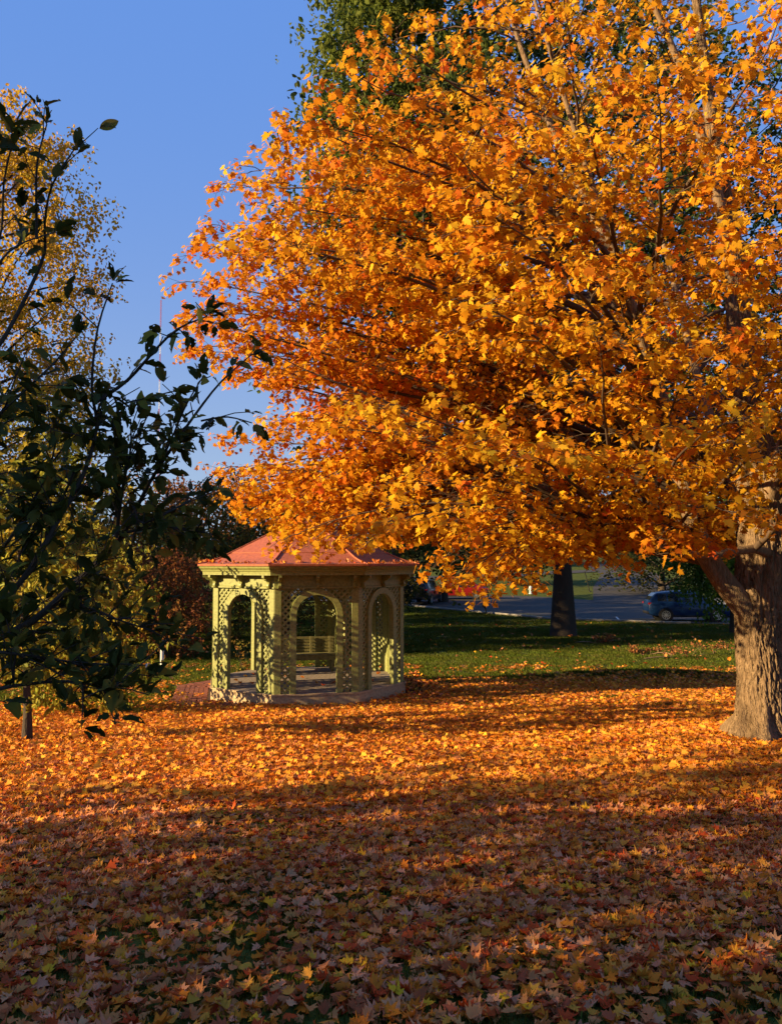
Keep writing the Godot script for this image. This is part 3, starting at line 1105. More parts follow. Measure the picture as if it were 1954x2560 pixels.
# ---------------------------------------------------------------- dark-leaved tree close to the viewer
func make_near_tree():
	rng.seed = 733
	var base := on_ground(-2.35, -3.0)
	var tr := thing("dark_leaved_tree", "small tree in shade with insect-eaten dark green leaves on arching branches", "tree", base)
	var branches := [
		[0.017, [Vector3(-1.42, 1.34, -2.95), Vector3(-1.27, 1.38, -2.95), Vector3(-1.19, 1.46, -2.95), Vector3(-1.12, 1.56, -2.95), Vector3(-1.01, 1.69, -2.95), Vector3(-0.95, 1.82, -2.95), Vector3(-0.86, 1.93, -2.95), Vector3(-0.70, 2.13, -2.95), Vector3(-0.62, 2.26, -2.95), Vector3(-0.53, 2.38, -2.95)], 1],
		[0.012, [Vector3(-1.18, 1.50, -2.60), Vector3(-1.09, 1.74, -2.60), Vector3(-1.03, 1.89, -2.60), Vector3(-0.97, 2.07, -2.60), Vector3(-0.97, 2.15, -2.60), Vector3(-0.93, 2.35, -2.60), Vector3(-0.90, 2.50, -2.60)], 1],
		[0.007, [Vector3(-0.98, 2.12, -2.62), Vector3(-0.88, 2.21, -2.62), Vector3(-0.78, 2.27, -2.62), Vector3(-0.68, 2.35, -2.62), Vector3(-0.60, 2.40, -2.62)], 0],
		[0.009, [Vector3(-1.30, 1.86, -2.50), Vector3(-1.23, 2.00, -2.50), Vector3(-1.17, 2.10, -2.50), Vector3(-1.08, 2.25, -2.50), Vector3(-1.03, 2.34, -2.50)], 1],
		[0.010, [Vector3(-1.37, 2.30, -2.75), Vector3(-1.29, 2.58, -2.75), Vector3(-1.24, 2.73, -2.75), Vector3(-1.22, 2.78, -2.75), Vector3(-1.16, 2.89, -2.75), Vector3(-1.08, 3.01, -2.75)], 1],
		[0.006, [Vector3(-1.24, 2.73, -2.75), Vector3(-1.24, 2.80, -2.75), Vector3(-1.21, 2.97, -2.75), Vector3(-1.18, 3.10, -2.75)], 0],
		[0.008, [Vector3(-1.23, 1.35, -2.45), Vector3(-1.10, 1.33, -2.45), Vector3(-0.99, 1.30, -2.45), Vector3(-0.92, 1.26, -2.45)], 1],
		[0.008, [Vector3(-1.20, 1.24, -2.40), Vector3(-0.97, 1.24, -2.40), Vector3(-0.86, 1.22, -2.40), Vector3(-0.79, 1.24, -2.40)], 1],
		[0.007, [Vector3(-1.19, 1.46, -2.93), Vector3(-1.05, 1.44, -2.90), Vector3(-0.95, 1.40, -2.90), Vector3(-0.85, 1.36, -2.90)], 0],
		[0.009, [Vector3(-1.31, 1.61, -2.70), Vector3(-1.23, 1.74, -2.70), Vector3(-1.17, 1.94, -2.70), Vector3(-1.16, 2.12, -2.70)], 1],
		[0.005, [Vector3(-1.01, 1.70, -2.95), Vector3(-0.86, 1.74, -2.95), Vector3(-0.74, 1.72, -2.95), Vector3(-0.64, 1.70, -2.95)], 0],
		[0.004, [Vector3(-0.94, 1.82, -2.93), Vector3(-0.88, 1.71, -2.90), Vector3(-0.76, 1.79, -2.90), Vector3(-0.69, 1.85, -2.90)], 0],
		[0.007, [Vector3(-1.0, 1.69, -2.93), Vector3(-0.95, 1.89, -2.80), Vector3(-0.94, 2.01, -2.80), Vector3(-0.93, 2.11, -2.80)], 0],
		[0.007, [Vector3(-1.33, 2.53, -2.60), Vector3(-1.30, 2.72, -2.60), Vector3(-1.26, 2.84, -2.60), Vector3(-1.21, 2.96, -2.60)], 1],
		[0.006, [Vector3(-1.26, 2.33, -2.50), Vector3(-1.23, 2.49, -2.50), Vector3(-1.18, 2.61, -2.50), Vector3(-1.11, 2.68, -2.50)], 1],
		[0.004, [Vector3(-0.70, 2.12, -2.94), Vector3(-0.61, 2.15, -2.90), Vector3(-0.52, 2.12, -2.90)], 0],
		[0.004, [Vector3(-0.86, 1.93, -2.94), Vector3(-0.78, 2.07, -2.90), Vector3(-0.72, 2.16, -2.90), Vector3(-0.67, 2.26, -2.90)], 0],
		[0.004, [Vector3(-0.98, 2.07, -2.62), Vector3(-0.92, 2.12, -2.70), Vector3(-0.82, 2.17, -2.70), Vector3(-0.77, 2.20, -2.70)], 0],
		[0.005, [Vector3(-1.03, 1.89, -2.60), Vector3(-1.11, 1.80, -2.60), Vector3(-1.17, 1.70, -2.60)], 0],
		[0.004, [Vector3(-1.18, 2.08, -2.52), Vector3(-1.29, 2.19, -2.60), Vector3(-1.32, 2.29, -2.60)], 0],
	]
	var m := MB.new()
	var tp := [Vector3(0, -0.1, 0), Vector3(0.02, 0.35, 0), Vector3(0.08, 0.8, 0.05), Vector3(0.2, 1.25, 0.1), Vector3(0.33, 1.8, 0.2), Vector3(0.5, 2.3, 0.3), Vector3(0.6, 2.9, 0.3)]
	m.tube(tp, [0.075, 0.06, 0.055, 0.045, 0.035, 0.025, 0.012], 10, 1.0, 0.05)
	part("trunk", m.mesh(), mats.dark_bark, tr)
	var shapes := []
	for k in 7:
		shapes.append(oval_leaf(rr(0.21, 0.28), rr(0.15, 0.45), rr(0.05, 0.4), [0.0, 0.0, 0.12, 0.0, 0.3, 0.06, 0.2][k], 9, 3))
	var tones := []
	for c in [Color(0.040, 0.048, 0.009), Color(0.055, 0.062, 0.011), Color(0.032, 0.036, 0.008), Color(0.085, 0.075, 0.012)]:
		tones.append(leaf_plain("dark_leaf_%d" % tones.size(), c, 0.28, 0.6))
	var where := []
	for bi in branches.size():
		var r0: float = branches[bi][0]
		var pts := []
		for i in branches[bi][1].size():
			var p: Vector3 = branches[bi][1][i]
			p.z += 0.10 * sin(i * 1.1 + bi * 2.3) * clampf(i, 0, 1)
			pts.append(p - base)
		if branches[bi][2] == 1:   # runs back to the trunk out of view
			var f: Vector3 = pts[0]
			var ty := clampf(f.y - 0.45, 0.7, 2.6)
			var tx := Vector3(0.08 + (ty - 0.8) * 0.24, ty, 0.05 + (ty - 0.8) * 0.13)
			pts.push_front(f.lerp(tx, 0.5) + Vector3(0, -0.05, 0))
			pts.push_front(tx)
		var rad := []
		var full := []
		for i in pts.size() - 1:
			for k in 3:
				full.append(pts[i].lerp(pts[i + 1], k / 3.0))
		full.append(pts[pts.size() - 1])
		for i in 2:
			for k in range(1, full.size() - 1):
				full[k] = (full[k - 1] + full[k] * 2.0 + full[k + 1]) * 0.25
		for i in full.size():
			rad.append(lerpf(r0, 0.0022, float(i) / (full.size() - 1)))
		var bm := MB.new()
		bm.tube(full, rad, 7)
		# short side shoots with leaves
		var start := 5 if branches[bi][2] == 1 else 1
		for i in range(start, full.size()):
			var p: Vector3 = full[i]
			var tg: Vector3 = (full[mini(i + 1, full.size() - 1)] - full[i - 1]).normalized()
			var low := p.y + base.y < 2.1 and p.x + base.x < -0.8
			var wp: Vector3 = p + base
			var nsh := 3 if low else 1
			for sh in nsh:
				if rng.randf() > (0.9 if low else 0.62):
					continue
				var sd := (tg * 0.7 + rv() * 0.9 + Vector3(0, 0.15, 0)).normalized()
				var sl := rr(0.05, 0.22) if low else rr(0.03, 0.12)
				var e := p + sd * sl
				bm.tube([p, p + sd * sl * 0.5 + rv() * 0.006, e], [0.0024, 0.002, 0.0015], 4)
				for j in (rng.randi_range(3, 5) if low else rng.randi_range(2, 4)):
					var q := p.lerp(e, rr(0.4, 1.0)) if j else e
					var ld := (sd * 0.6 + rv() * 0.7 + Vector3.DOWN * rr(0.0, 0.7)).normalized()
					if wp.y < 1.42:
						ld = (ld + Vector3(0.2, 0.8, 0)).normalized()
					where.append([q, ld])
		for j in 4:
			var e2: Vector3 = full[full.size() - 1]
			where.append([e2, ((full[full.size() - 1] - full[full.size() - 2]).normalized() + rv() * 0.8).normalized()])
		part("branch", bm.mesh(), mats.dark_bark, tr)
	var rest := []
	var rt := PackedColorArray()
	for i in where.size():
		var ld: Vector3 = where[i][1]
		var sz := rr(0.042, 0.085)
		var bs := frame(ld, Vector3.UP * 0.7 + rv() * 0.7)
		var x := Transform3D(Basis(bs.x * sz, bs.y * sz * rr(0.6, 1.3), bs.z * sz * rr(0.8, 1.2)), where[i][0] + ld * 0.012)
		if i % maxi(1, int(ceil(where.size() / 300.0))) == 0:
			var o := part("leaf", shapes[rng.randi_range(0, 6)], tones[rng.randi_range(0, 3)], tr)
			o.transform = x
		else:
			rest.append(x)
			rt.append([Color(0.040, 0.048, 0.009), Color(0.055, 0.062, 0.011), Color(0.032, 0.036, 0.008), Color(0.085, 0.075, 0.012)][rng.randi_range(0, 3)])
	print("near leaves ", where.size())
	if rest:
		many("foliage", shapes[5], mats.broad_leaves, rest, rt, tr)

# ---------------------------------------------------------------- other trees and shrubs
# o: base, h (height), r (crown radius), low (height where leaves begin), tr (trunk radius), leaves, size, pal, mesh, limbs, clump, droop, stems, open
func plant(called: String, label: String, category: String, o: Dictionary, group := "") -> Node3D:
	rng.seed = hash(label) % 100000 + int(o.get("seed", 0))
	var base: Vector3 = o.base
	var t := thing(called, label, category, base, 0.0, group)
	var h: float = o.h
	var r: float = o.r
	var low: float = o.low
	var trr: float = o.tr
	var bark: Material = o.get("bark", mats.dark_bark)
	var cy := (low + h) * 0.5
	var ry := (h - low) * 0.5
	var stems: int = o.get("stems", 1)
	var starts := []
	for s in stems:
		var m := MB.new()
		var pts := []
		var rad := []
		var lean := Vector3(rr(-1, 1), 0, rr(-1, 1)) * (r * 0.5 if stems > 1 else r * 0.06)
		if o.has("lean"):
			lean = o.lean
		var top := h * (0.86 if stems == 1 else rr(0.6, 0.85))
		for i in 9:
			var f := i / 8.0
			pts.append(Vector3(lean.x * f * f, top * f - (0.1 if i == 0 else 0.0), lean.z * f * f) + (rv() * trr * 0.35 if i > 1 else Vector3.ZERO))
			rad.append(trr * lerpf(1.0, 0.12, pow(f, 0.85)) * (1.35 if i == 0 else 1.0))
		m.tube(pts, rad, 12, 1.0, 0.04, s * 1.3)
		part("trunk" if stems == 1 else "stem", m.mesh(), bark, t)
		starts.append(pts)
	var clumps := []
	var nl: int = o.limbs
	for i in nl:
		var m := MB.new()
		var pts: Array = starts[i % stems]
		var f := (i + 0.5) / nl
		var az := i * 2.39996 + rr(-0.3, 0.3)
		var yy := lerpf(-0.86, 0.92, f)
		var rim := sqrt(maxf(0.05, 1.0 - yy * yy))
		var reach := r * rim * rr(0.72, 1.05)
		var tip := Vector3(cos(az) * reach, cy + yy * ry, sin(az) * reach)
		if o.has("lean"):
			tip += o.lean * ((cy + yy * ry) / h)
		var sy: float = clampf((tip.y - reach * 0.45) / (h * 0.86), 0.1 if stems > 1 else minf(low * 0.8 / h, 0.5), 0.95) * 8.0
		var si := mini(int(sy), 7)
		var a: Vector3 = (pts[si] as Vector3).lerp(pts[si + 1], sy - si)
		var mid := a.lerp(tip, 0.5) + Vector3.UP * reach * 0.12 + rv() * reach * 0.06
		var lp := []
		var lr := []
		var r0 := trr * 0.34 * (1.0 - 0.5 * f)
		for k in 6:
			var q := k / 5.0
			lp.append(a.lerp(mid, q).lerp(mid.lerp(tip, q), q))
			lr.append(lerpf(r0, r0 * 0.12, q))
		m.tube(lp, lr, 6)
		clumps.append([tip, 1.0])
		clumps.append([lp[4], 1.0])
		clumps.append([lp[3], 0.8])
		for k in o.get("subs", 5):
			var q := rr(0.35, 0.95)
			var p := a.lerp(mid, q).lerp(mid.lerp(tip, q), q)
			var e := p + (rv() * 0.9 + (tip - a).normalized() * 0.5 + Vector3.UP * 0.1).normalized() * r * rr(0.18, 0.42)
			m.tube([p, p.lerp(e, 0.5) + Vector3.UP * 0.03 * r, e], [r0 * 0.3, r0 * 0.2, r0 * 0.07], 4)
			clumps.append([e, 0.9])
			clumps.append([p.lerp(e, 0.6), 0.6])
		part("limb", m.mesh(), bark, t)
	var where := []
	var tint := PackedColorArray()
	var n: int = o.leaves
	var cs: float = o.get("clump", 0.13) * r
	var droop: float = o.get("droop", 0.3)
	var made := 0
	var pal: Array = o.pal
	for ci in clumps.size():
		var want := int(float(n) / 6.0 * (ci + 1) / clumps.size()) - made
		made += want
		var c: Vector3 = clumps[ci][0]
		var spread: float = cs * clumps[ci][1]
		var pc := pick(pal)
		for k in want:
			var p := c + Vector3(rng.randfn() * spread, rng.randfn() * spread * 0.8 - droop * absf(rng.randfn()) * spread, rng.randfn() * spread)
			if p.y < 0.05:
				p.y = rr(0.05, 0.3)
			var sz: float = o.size * rr(0.7, 1.25)
			var bs := Basis(Vector3.UP, rng.randf() * TAU) * Basis(rv(), rr(0.0, 0.6))
			where.append(Transform3D(Basis(bs.x * sz, bs.y * sz, bs.z * sz), p))
			var col := pick(pal).lerp(pc, 0.5)
			tint.append(col)
	var bt := []
	var bc := []
	for i in 6:
		var ld := (rv() + Vector3.DOWN * droop * 1.5).normalized()
		var b2 := frame(ld, rv() + Vector3.UP * 0.5)
		var z2 := rr(0.8, 1.2)
		bt.append(Transform3D(Basis(b2.x * z2, b2.y * z2, b2.z * z2), rv() * rr(0.4, 1.6)))
		var w := rr(0.8, 1.0)
		bc.append(Color(w, w, w))
	many("foliage", cluster(o.get("mesh", far_leaf()), bt, bc), o.get("leafmat", mats.far_leaves), where, tint, t)
	return t

var _far: ArrayMesh
func far_leaf() -> ArrayMesh:
	if _far == null:
		_far = small_leaf()
	return _far

func make_left_plants():
	rng.seed = 91
	var yg := [[3, Color(0.28, 0.27, 0.03)], [2, Color(0.36, 0.29, 0.035)], [2, Color(0.17, 0.19, 0.026)], [1, Color(0.40, 0.25, 0.03)]]
	var oval := oval_leaf(0.24, 0.3, 0.2, 0.0, 5, 1)
	plant("young_tree", "young tree with a bare leaning trunk and yellow green leaves on the leaf-covered ground", "tree", {"base": on_ground(-4.85, -10.9), "h": 4.0, "r": 1.55, "low": 1.0, "tr": 0.062, "leaves": 3400, "size": 0.12, "pal": yg, "mesh": oval, "limbs": 22, "clump": 0.17, "droop": 0.35, "leafmat": mats.broad_leaves, "lean": Vector3(-0.45, 0, -0.2)})
	plant("shrub", "rounded yellow green shrub left of the gazebo by the white pipe", "shrub", {"base": on_ground(-5.5, -14.6), "h": 3.0, "r": 1.5, "low": 0.05, "tr": 0.03, "leaves": 3600, "size": 0.115, "pal": yg, "mesh": oval, "limbs": 24, "stems": 6, "clump": 0.17, "droop": 0.3, "leafmat": mats.broad_leaves})
	plant("yellow_green_tree", "bushy yellow green tree in front of the tall golden tree", "tree", {"base": on_ground(-11.6, -26.0), "h": 8.2, "r": 2.9, "low": 0.6, "tr": 0.12, "leaves": 9000, "size": 0.13, "pal": [[3, Color(0.24, 0.23, 0.03)], [2, Color(0.34, 0.26, 0.03)], [2, Color(0.14, 0.15, 0.025)], [1, Color(0.38, 0.22, 0.03)]], "limbs": 30, "clump": 0.15})
	plant("golden_tree", "tall golden yellow tree with fine drooping sprays of small leaves", "tree", {"base": on_ground(-15.6, -30.5), "h": 21.4, "r": 4.7, "low": 3.0, "tr": 0.26, "leaves": 38000, "size": 0.15, "pal": [[4, Color(0.66, 0.42, 0.03)], [3, Color(0.60, 0.35, 0.025)], [1, Color(0.64, 0.34, 0.09)], [1, Color(0.42, 0.32, 0.03)]], "limbs": 60, "clump": 0.085, "droop": 0.5, "subs": 7})
	plant("red_shrub", "dense red and russet shrub behind the white pipe", "shrub", {"base": on_ground(-7.2, -26.0), "h": 3.5, "r": 1.7, "low": 0.1, "tr": 0.04, "leaves": 5500, "size": 0.11, "pal": [[3, Color(0.26, 0.085, 0.03)], [2, Color(0.35, 0.14, 0.04)], [2, Color(0.18, 0.06, 0.028)], [1, Color(0.40, 0.20, 0.045)]], "limbs": 26, "stems": 5, "clump": 0.15})
	plant("russet_shrub", "low russet shrub between the red shrub and the dark thicket", "shrub", {"base": on_ground(-9.3, -27.0), "h": 2.6, "r": 1.7, "low": 0.1, "tr": 0.04, "leaves": 4000, "size": 0.11, "pal": [[2, Color(0.28, 0.12, 0.025)], [2, Color(0.20, 0.14, 0.03)], [1, Color(0.34, 0.10, 0.025)]], "limbs": 20, "stems": 5, "clump": 0.16})
	plant("orange_tree", "far orange and russet tree rising over the thicket left of the gazebo", "tree", {"base": on_ground(-12.2, -42.0), "h": 6.6, "r": 2.5, "low": 1.0, "tr": 0.14, "leaves": 6000, "size": 0.17, "pal": [[3, Color(0.42, 0.15, 0.03)], [2, Color(0.34, 0.10, 0.03)], [1, Color(0.45, 0.24, 0.04)]], "limbs": 24, "clump": 0.15})
	var olive := [[3, Color(0.13, 0.125, 0.025)], [2, Color(0.085, 0.09, 0.022)], [1, Color(0.24, 0.19, 0.03)], [1, Color(0.26, 0.11, 0.025)]]
	plant("thicket_tree", "twiggy olive brown tree left of the gazebo roof with bare top twigs", "tree", {"base": on_ground(-7.4, -34.0), "h": 6.6, "r": 2.4, "low": 0.4, "tr": 0.12, "leaves": 6500, "size": 0.14, "pal": olive, "limbs": 30, "clump": 0.16, "subs": 7})
	plant("thicket_tree", "olive brown tree behind the gazebo roof with patches of orange", "tree", {"base": on_ground(-4.6, -36.0), "h": 6.8, "r": 2.6, "low": 0.4, "tr": 0.12, "leaves": 6500, "size": 0.14, "pal": [[2, Color(0.11, 0.11, 0.022)], [2, Color(0.08, 0.085, 0.02)], [2, Color(0.30, 0.12, 0.025)]], "limbs": 30, "clump": 0.16})
	plant("thicket_tree", "dark green bushy tree seen through the gazebo arches", "tree", {"base": on_ground(-10.8, -36.0), "h": 5.2, "r": 2.4, "low": 0.2, "tr": 0.1, "leaves": 5500, "size": 0.14, "pal": [[2, Color(0.05, 0.065, 0.018)], [2, Color(0.035, 0.045, 0.016)], [1, Color(0.14, 0.08, 0.02)]], "limbs": 26, "clump": 0.17})
	var sap := [[2, Color(0.22, 0.17, 0.03)], [1, Color(0.30, 0.13, 0.03)]]
	plant("sapling", "small yellow-leaved sapling behind the left arch of the gazebo", "sapling", {"base": on_ground(-3.75, -20.6), "h": 1.05, "r": 0.42, "low": 0.1, "tr": 0.012, "leaves": 130, "size": 0.09, "pal": sap, "limbs": 8, "stems": 3, "clump": 0.25})
	plant("weed_clump", "dark twiggy weed clump at the right foot of the gazebo", "weeds", {"base": on_ground(0.62, -17.2), "h": 0.55, "r": 0.42, "low": 0.05, "tr": 0.008, "leaves": 160, "size": 0.05, "pal": [[2, Color(0.07, 0.05, 0.02)], [1, Color(0.05, 0.06, 0.02)]], "limbs": 14, "stems": 4, "clump": 0.25})

func make_background_trees():
	var green := [[3, Color(0.060, 0.085, 0.020)], [2, Color(0.085, 0.11, 0.026)], [1, Color(0.035, 0.05, 0.016)]]
	plant("oak_tree", "huge green oak with a thick dark trunk on the lawn behind the maple", "tree", {"base": on_ground(7.45, -35.0), "h": 27.0, "r": 12.0, "low": 4.6, "tr": 0.44, "leaves": 66000, "size": 0.24, "pal": green, "limbs": 70, "clump": 0.07, "subs": 6})
	plant("tall_green_tree", "tall glossy green tree rising behind the top of the orange maple", "tree", {"base": on_ground(0.2, -30.5), "h": 29.0, "r": 3.7, "low": 12.0, "tr": 0.2, "leaves": 36000, "size": 0.2, "pal": [[3, Color(0.12, 0.155, 0.026)], [2, Color(0.17, 0.20, 0.034)], [1, Color(0.07, 0.09, 0.02)]], "limbs": 64, "clump": 0.13, "subs": 6})
	plant("red_maple", "scarlet maple half hidden behind the orange maple", "tree", {"base": on_ground(-0.3, -27.5), "h": 11.0, "r": 2.2, "low": 6.2, "tr": 0.13, "leaves": 5000, "size": 0.15, "pal": [[3, Color(0.50, 0.075, 0.025)], [2, Color(0.55, 0.14, 0.03)], [1, Color(0.40, 0.05, 0.03)]], "limbs": 22, "clump": 0.16})
	plant("hedge_maple", "bright green leafy tree hanging over the blue car", "tree", {"base": on_ground(15.6, -37.0), "h": 6.0, "r": 3.3, "low": 1.7, "tr": 0.13, "leaves": 9000, "size": 0.17, "pal": [[3, Color(0.09, 0.17, 0.02)], [2, Color(0.13, 0.21, 0.03)], [1, Color(0.05, 0.09, 0.016)]], "limbs": 34, "clump": 0.13})
	var dark := [[3, Color(0.030, 0.042, 0.014)], [2, Color(0.045, 0.06, 0.018)], [1, Color(0.09, 0.07, 0.02)]]
	plant("roadside_tree", "dark tree with a straight black trunk beside the red car", "tree", {"base": on_ground(4.1, -63.0), "h": 13.0, "r": 4.4, "low": 2.2, "tr": 0.32, "leaves": 9000, "size": 0.26, "pal": dark, "limbs": 34, "clump": 0.13})
	plant("roadside_tree", "dark low-branched tree right of the gazebo roof by the black car", "tree", {"base": on_ground(-0.6, -52.0), "h": 9.0, "r": 4.2, "low": 0.9, "tr": 0.22, "leaves": 10000, "size": 0.22, "pal": dark, "limbs": 36, "clump": 0.13})
	plant("roadside_tree", "dark leafy tree standing beside the drive uphill", "tree", {"base": on_ground(12.5, -84.0), "h": 11.0, "r": 5.5, "low": 1.0, "tr": 0.3, "leaves": 8000, "size": 0.32, "pal": dark, "limbs": 30, "clump": 0.14})
	plant("roadside_tree", "dark leafy tree behind the drive and the blue car", "tree", {"base": on_ground(25.5, -76.0), "h": 12.0, "r": 6.5, "low": 0.6, "tr": 0.3, "leaves": 9000, "size": 0.32, "pal": dark, "limbs": 30, "clump": 0.14})
	# wooded slope behind everything
	rng.seed = 77
	var spots := []
	for i in 17:
		spots.append([-62.0 + i * 8.2 + rr(-2, 2), -112.0 - rr(0, 26), rr(11, 17)])
	for i in 9:
		spots.append([-58.0 + i * 5.6 + rr(-1.5, 1.5), -62.0 - rr(0, 16), rr(5.5, 8.5)])
	var words := ["dark green", "olive green", "russet", "golden brown", "deep green", "mossy green", "rust orange"]
	var tones := [[[1, Color(0.04, 0.06, 0.018)]], [[1, Color(0.085, 0.085, 0.02)]], [[1, Color(0.24, 0.09, 0.025)]], [[1, Color(0.24, 0.16, 0.03)]], [[1, Color(0.03, 0.05, 0.018)]], [[1, Color(0.07, 0.08, 0.02)]], [[1, Color(0.34, 0.13, 0.03)]]]
	for i in spots.size():
		var k := (i * 3 + i / 4) % 7
		var s: Array = spots[i]
		var far := i < 17
		plant("slope_tree" if far else "thicket_shrub", "%s tree in the wood on the far slope" % words[k] if far else "%s bushy tree in the thicket beyond the lawn" % words[k], "tree", {"base": on_ground(s[0], s[1]), "h": s[2], "r": s[2] * 0.42, "low": 0.8, "tr": 0.22, "leaves": 2600 if far else 3200, "size": 0.5 if far else 0.28, "pal": tones[k], "limbs": 20, "clump": 0.17, "subs": 4, "seed": i}, "trees of the far wooded slope" if far else "bushy trees in the thicket beyond the lawn")

func make_shade_trees():
	# trees standing left of the frame, whose shade lies across the foreground and the far lawn
	var pal := [[2, Color(0.10, 0.11, 0.025)], [2, Color(0.24, 0.17, 0.03)], [1, Color(0.07, 0.09, 0.02)]]
	plant("shade_tree", "broad tree left of the viewer whose shade covers the foreground leaves", "tree", {"base": on_ground(-21.0, 5.1), "h": 12.6, "r": 6.2, "low": 1.4, "tr": 0.34, "leaves": 22000, "size": 0.27, "pal": pal, "limbs": 46, "clump": 0.15}, "")
	plant("shade_tree", "broad tree behind the viewer on the left shading the slope", "tree", {"base": on_ground(-20.0, 12.5), "h": 12.5, "r": 6.0, "low": 1.6, "tr": 0.34, "leaves": 14000, "size": 0.28, "pal": pal, "limbs": 40, "clump": 0.13}, "")
	plant("shade_tree", "wide tree beyond the left edge shading the oak and the lawn", "tree", {"base": on_ground(-25.0, -24.5), "h": 16.0, "r": 5.0, "low": 1.4, "tr": 0.34, "leaves": 13000, "size": 0.36, "pal": pal, "limbs": 40, "clump": 0.13}, "")
	plant("shade_tree", "bushy tree beyond the left edge shading the near side of the car park", "tree", {"base": on_ground(-27.0, -36.0), "h": 16.0, "r": 5.0, "low": 1.4, "tr": 0.34, "leaves": 13000, "size": 0.36, "pal": pal, "limbs": 40, "clump": 0.13}, "")
	plant("shade_tree", "bushy tree beyond the left edge shading the far side of the car park", "tree", {"base": on_ground(-30.0, -47.0), "h": 16.0, "r": 5.0, "low": 1.4, "tr": 0.34, "leaves": 13000, "size": 0.36, "pal": pal, "limbs": 40, "clump": 0.13}, "")

# ---------------------------------------------------------------- cars
# each station: x, sill height, belt height, roof height, half width, half roof width
func car_body(st: Array) -> MB:
	var m := MB.new()
	var cols := 0
	for s in st:
		var sec := car_section(s)
		cols = sec.size()
		for q in sec:
			m.vert(Vector3(s[0], q.y, q.x), Vector3.UP)
	for i in st.size() - 1:
		for k in cols - 1:
			var a := i * cols + k
			m.tri_i(a, a + 1, a + cols)
			m.tri_i(a + 1, a + cols + 1, a + cols)
	# nose and tail
	for e in [0, st.size() - 1]:
		var b: int = e * cols
		for k in range(1, cols - 2):
			if e == 0:
				m.tri_i(b, b + k + 1, b + k)
			else:
				m.tri_i(b, b + k, b + k + 1)
	m.smooth()
	return m

func car_section(s: Array) -> Array:
	var half := [Vector2(0, s[1]), Vector2(s[4] * 0.86, s[1]), Vector2(s[4] * 0.97, s[1] + 0.06), Vector2(s[4], lerpf(s[1], s[2], 0.45)), Vector2(s[4] * 0.985, lerpf(s[1], s[2], 0.8)), Vector2(s[4] * 0.94, s[2]), Vector2(lerpf(s[4] * 0.92, s[5], 0.9), lerpf(s[2], s[3], 0.88)), Vector2(s[5] * 0.9, s[3] - 0.004), Vector2(s[5] * 0.5, s[3] + 0.012), Vector2(0, s[3] + 0.016)]
	var out := []
	for q in half:
		out.append(q)
	for i in range(half.size() - 2, -1, -1):
		out.append(Vector2(-half[i].x, half[i].y))
	return out

func station(st: Array, x: float) -> Array:
	for i in st.size() - 1:
		if x <= st[i + 1][0]:
			var t: float = (x - st[i][0]) / (st[i + 1][0] - st[i][0])
			var o := []
			for k in 6:
				o.append(lerpf(st[i][k], st[i + 1][k], t))
			return o
	return st[st.size() - 1]

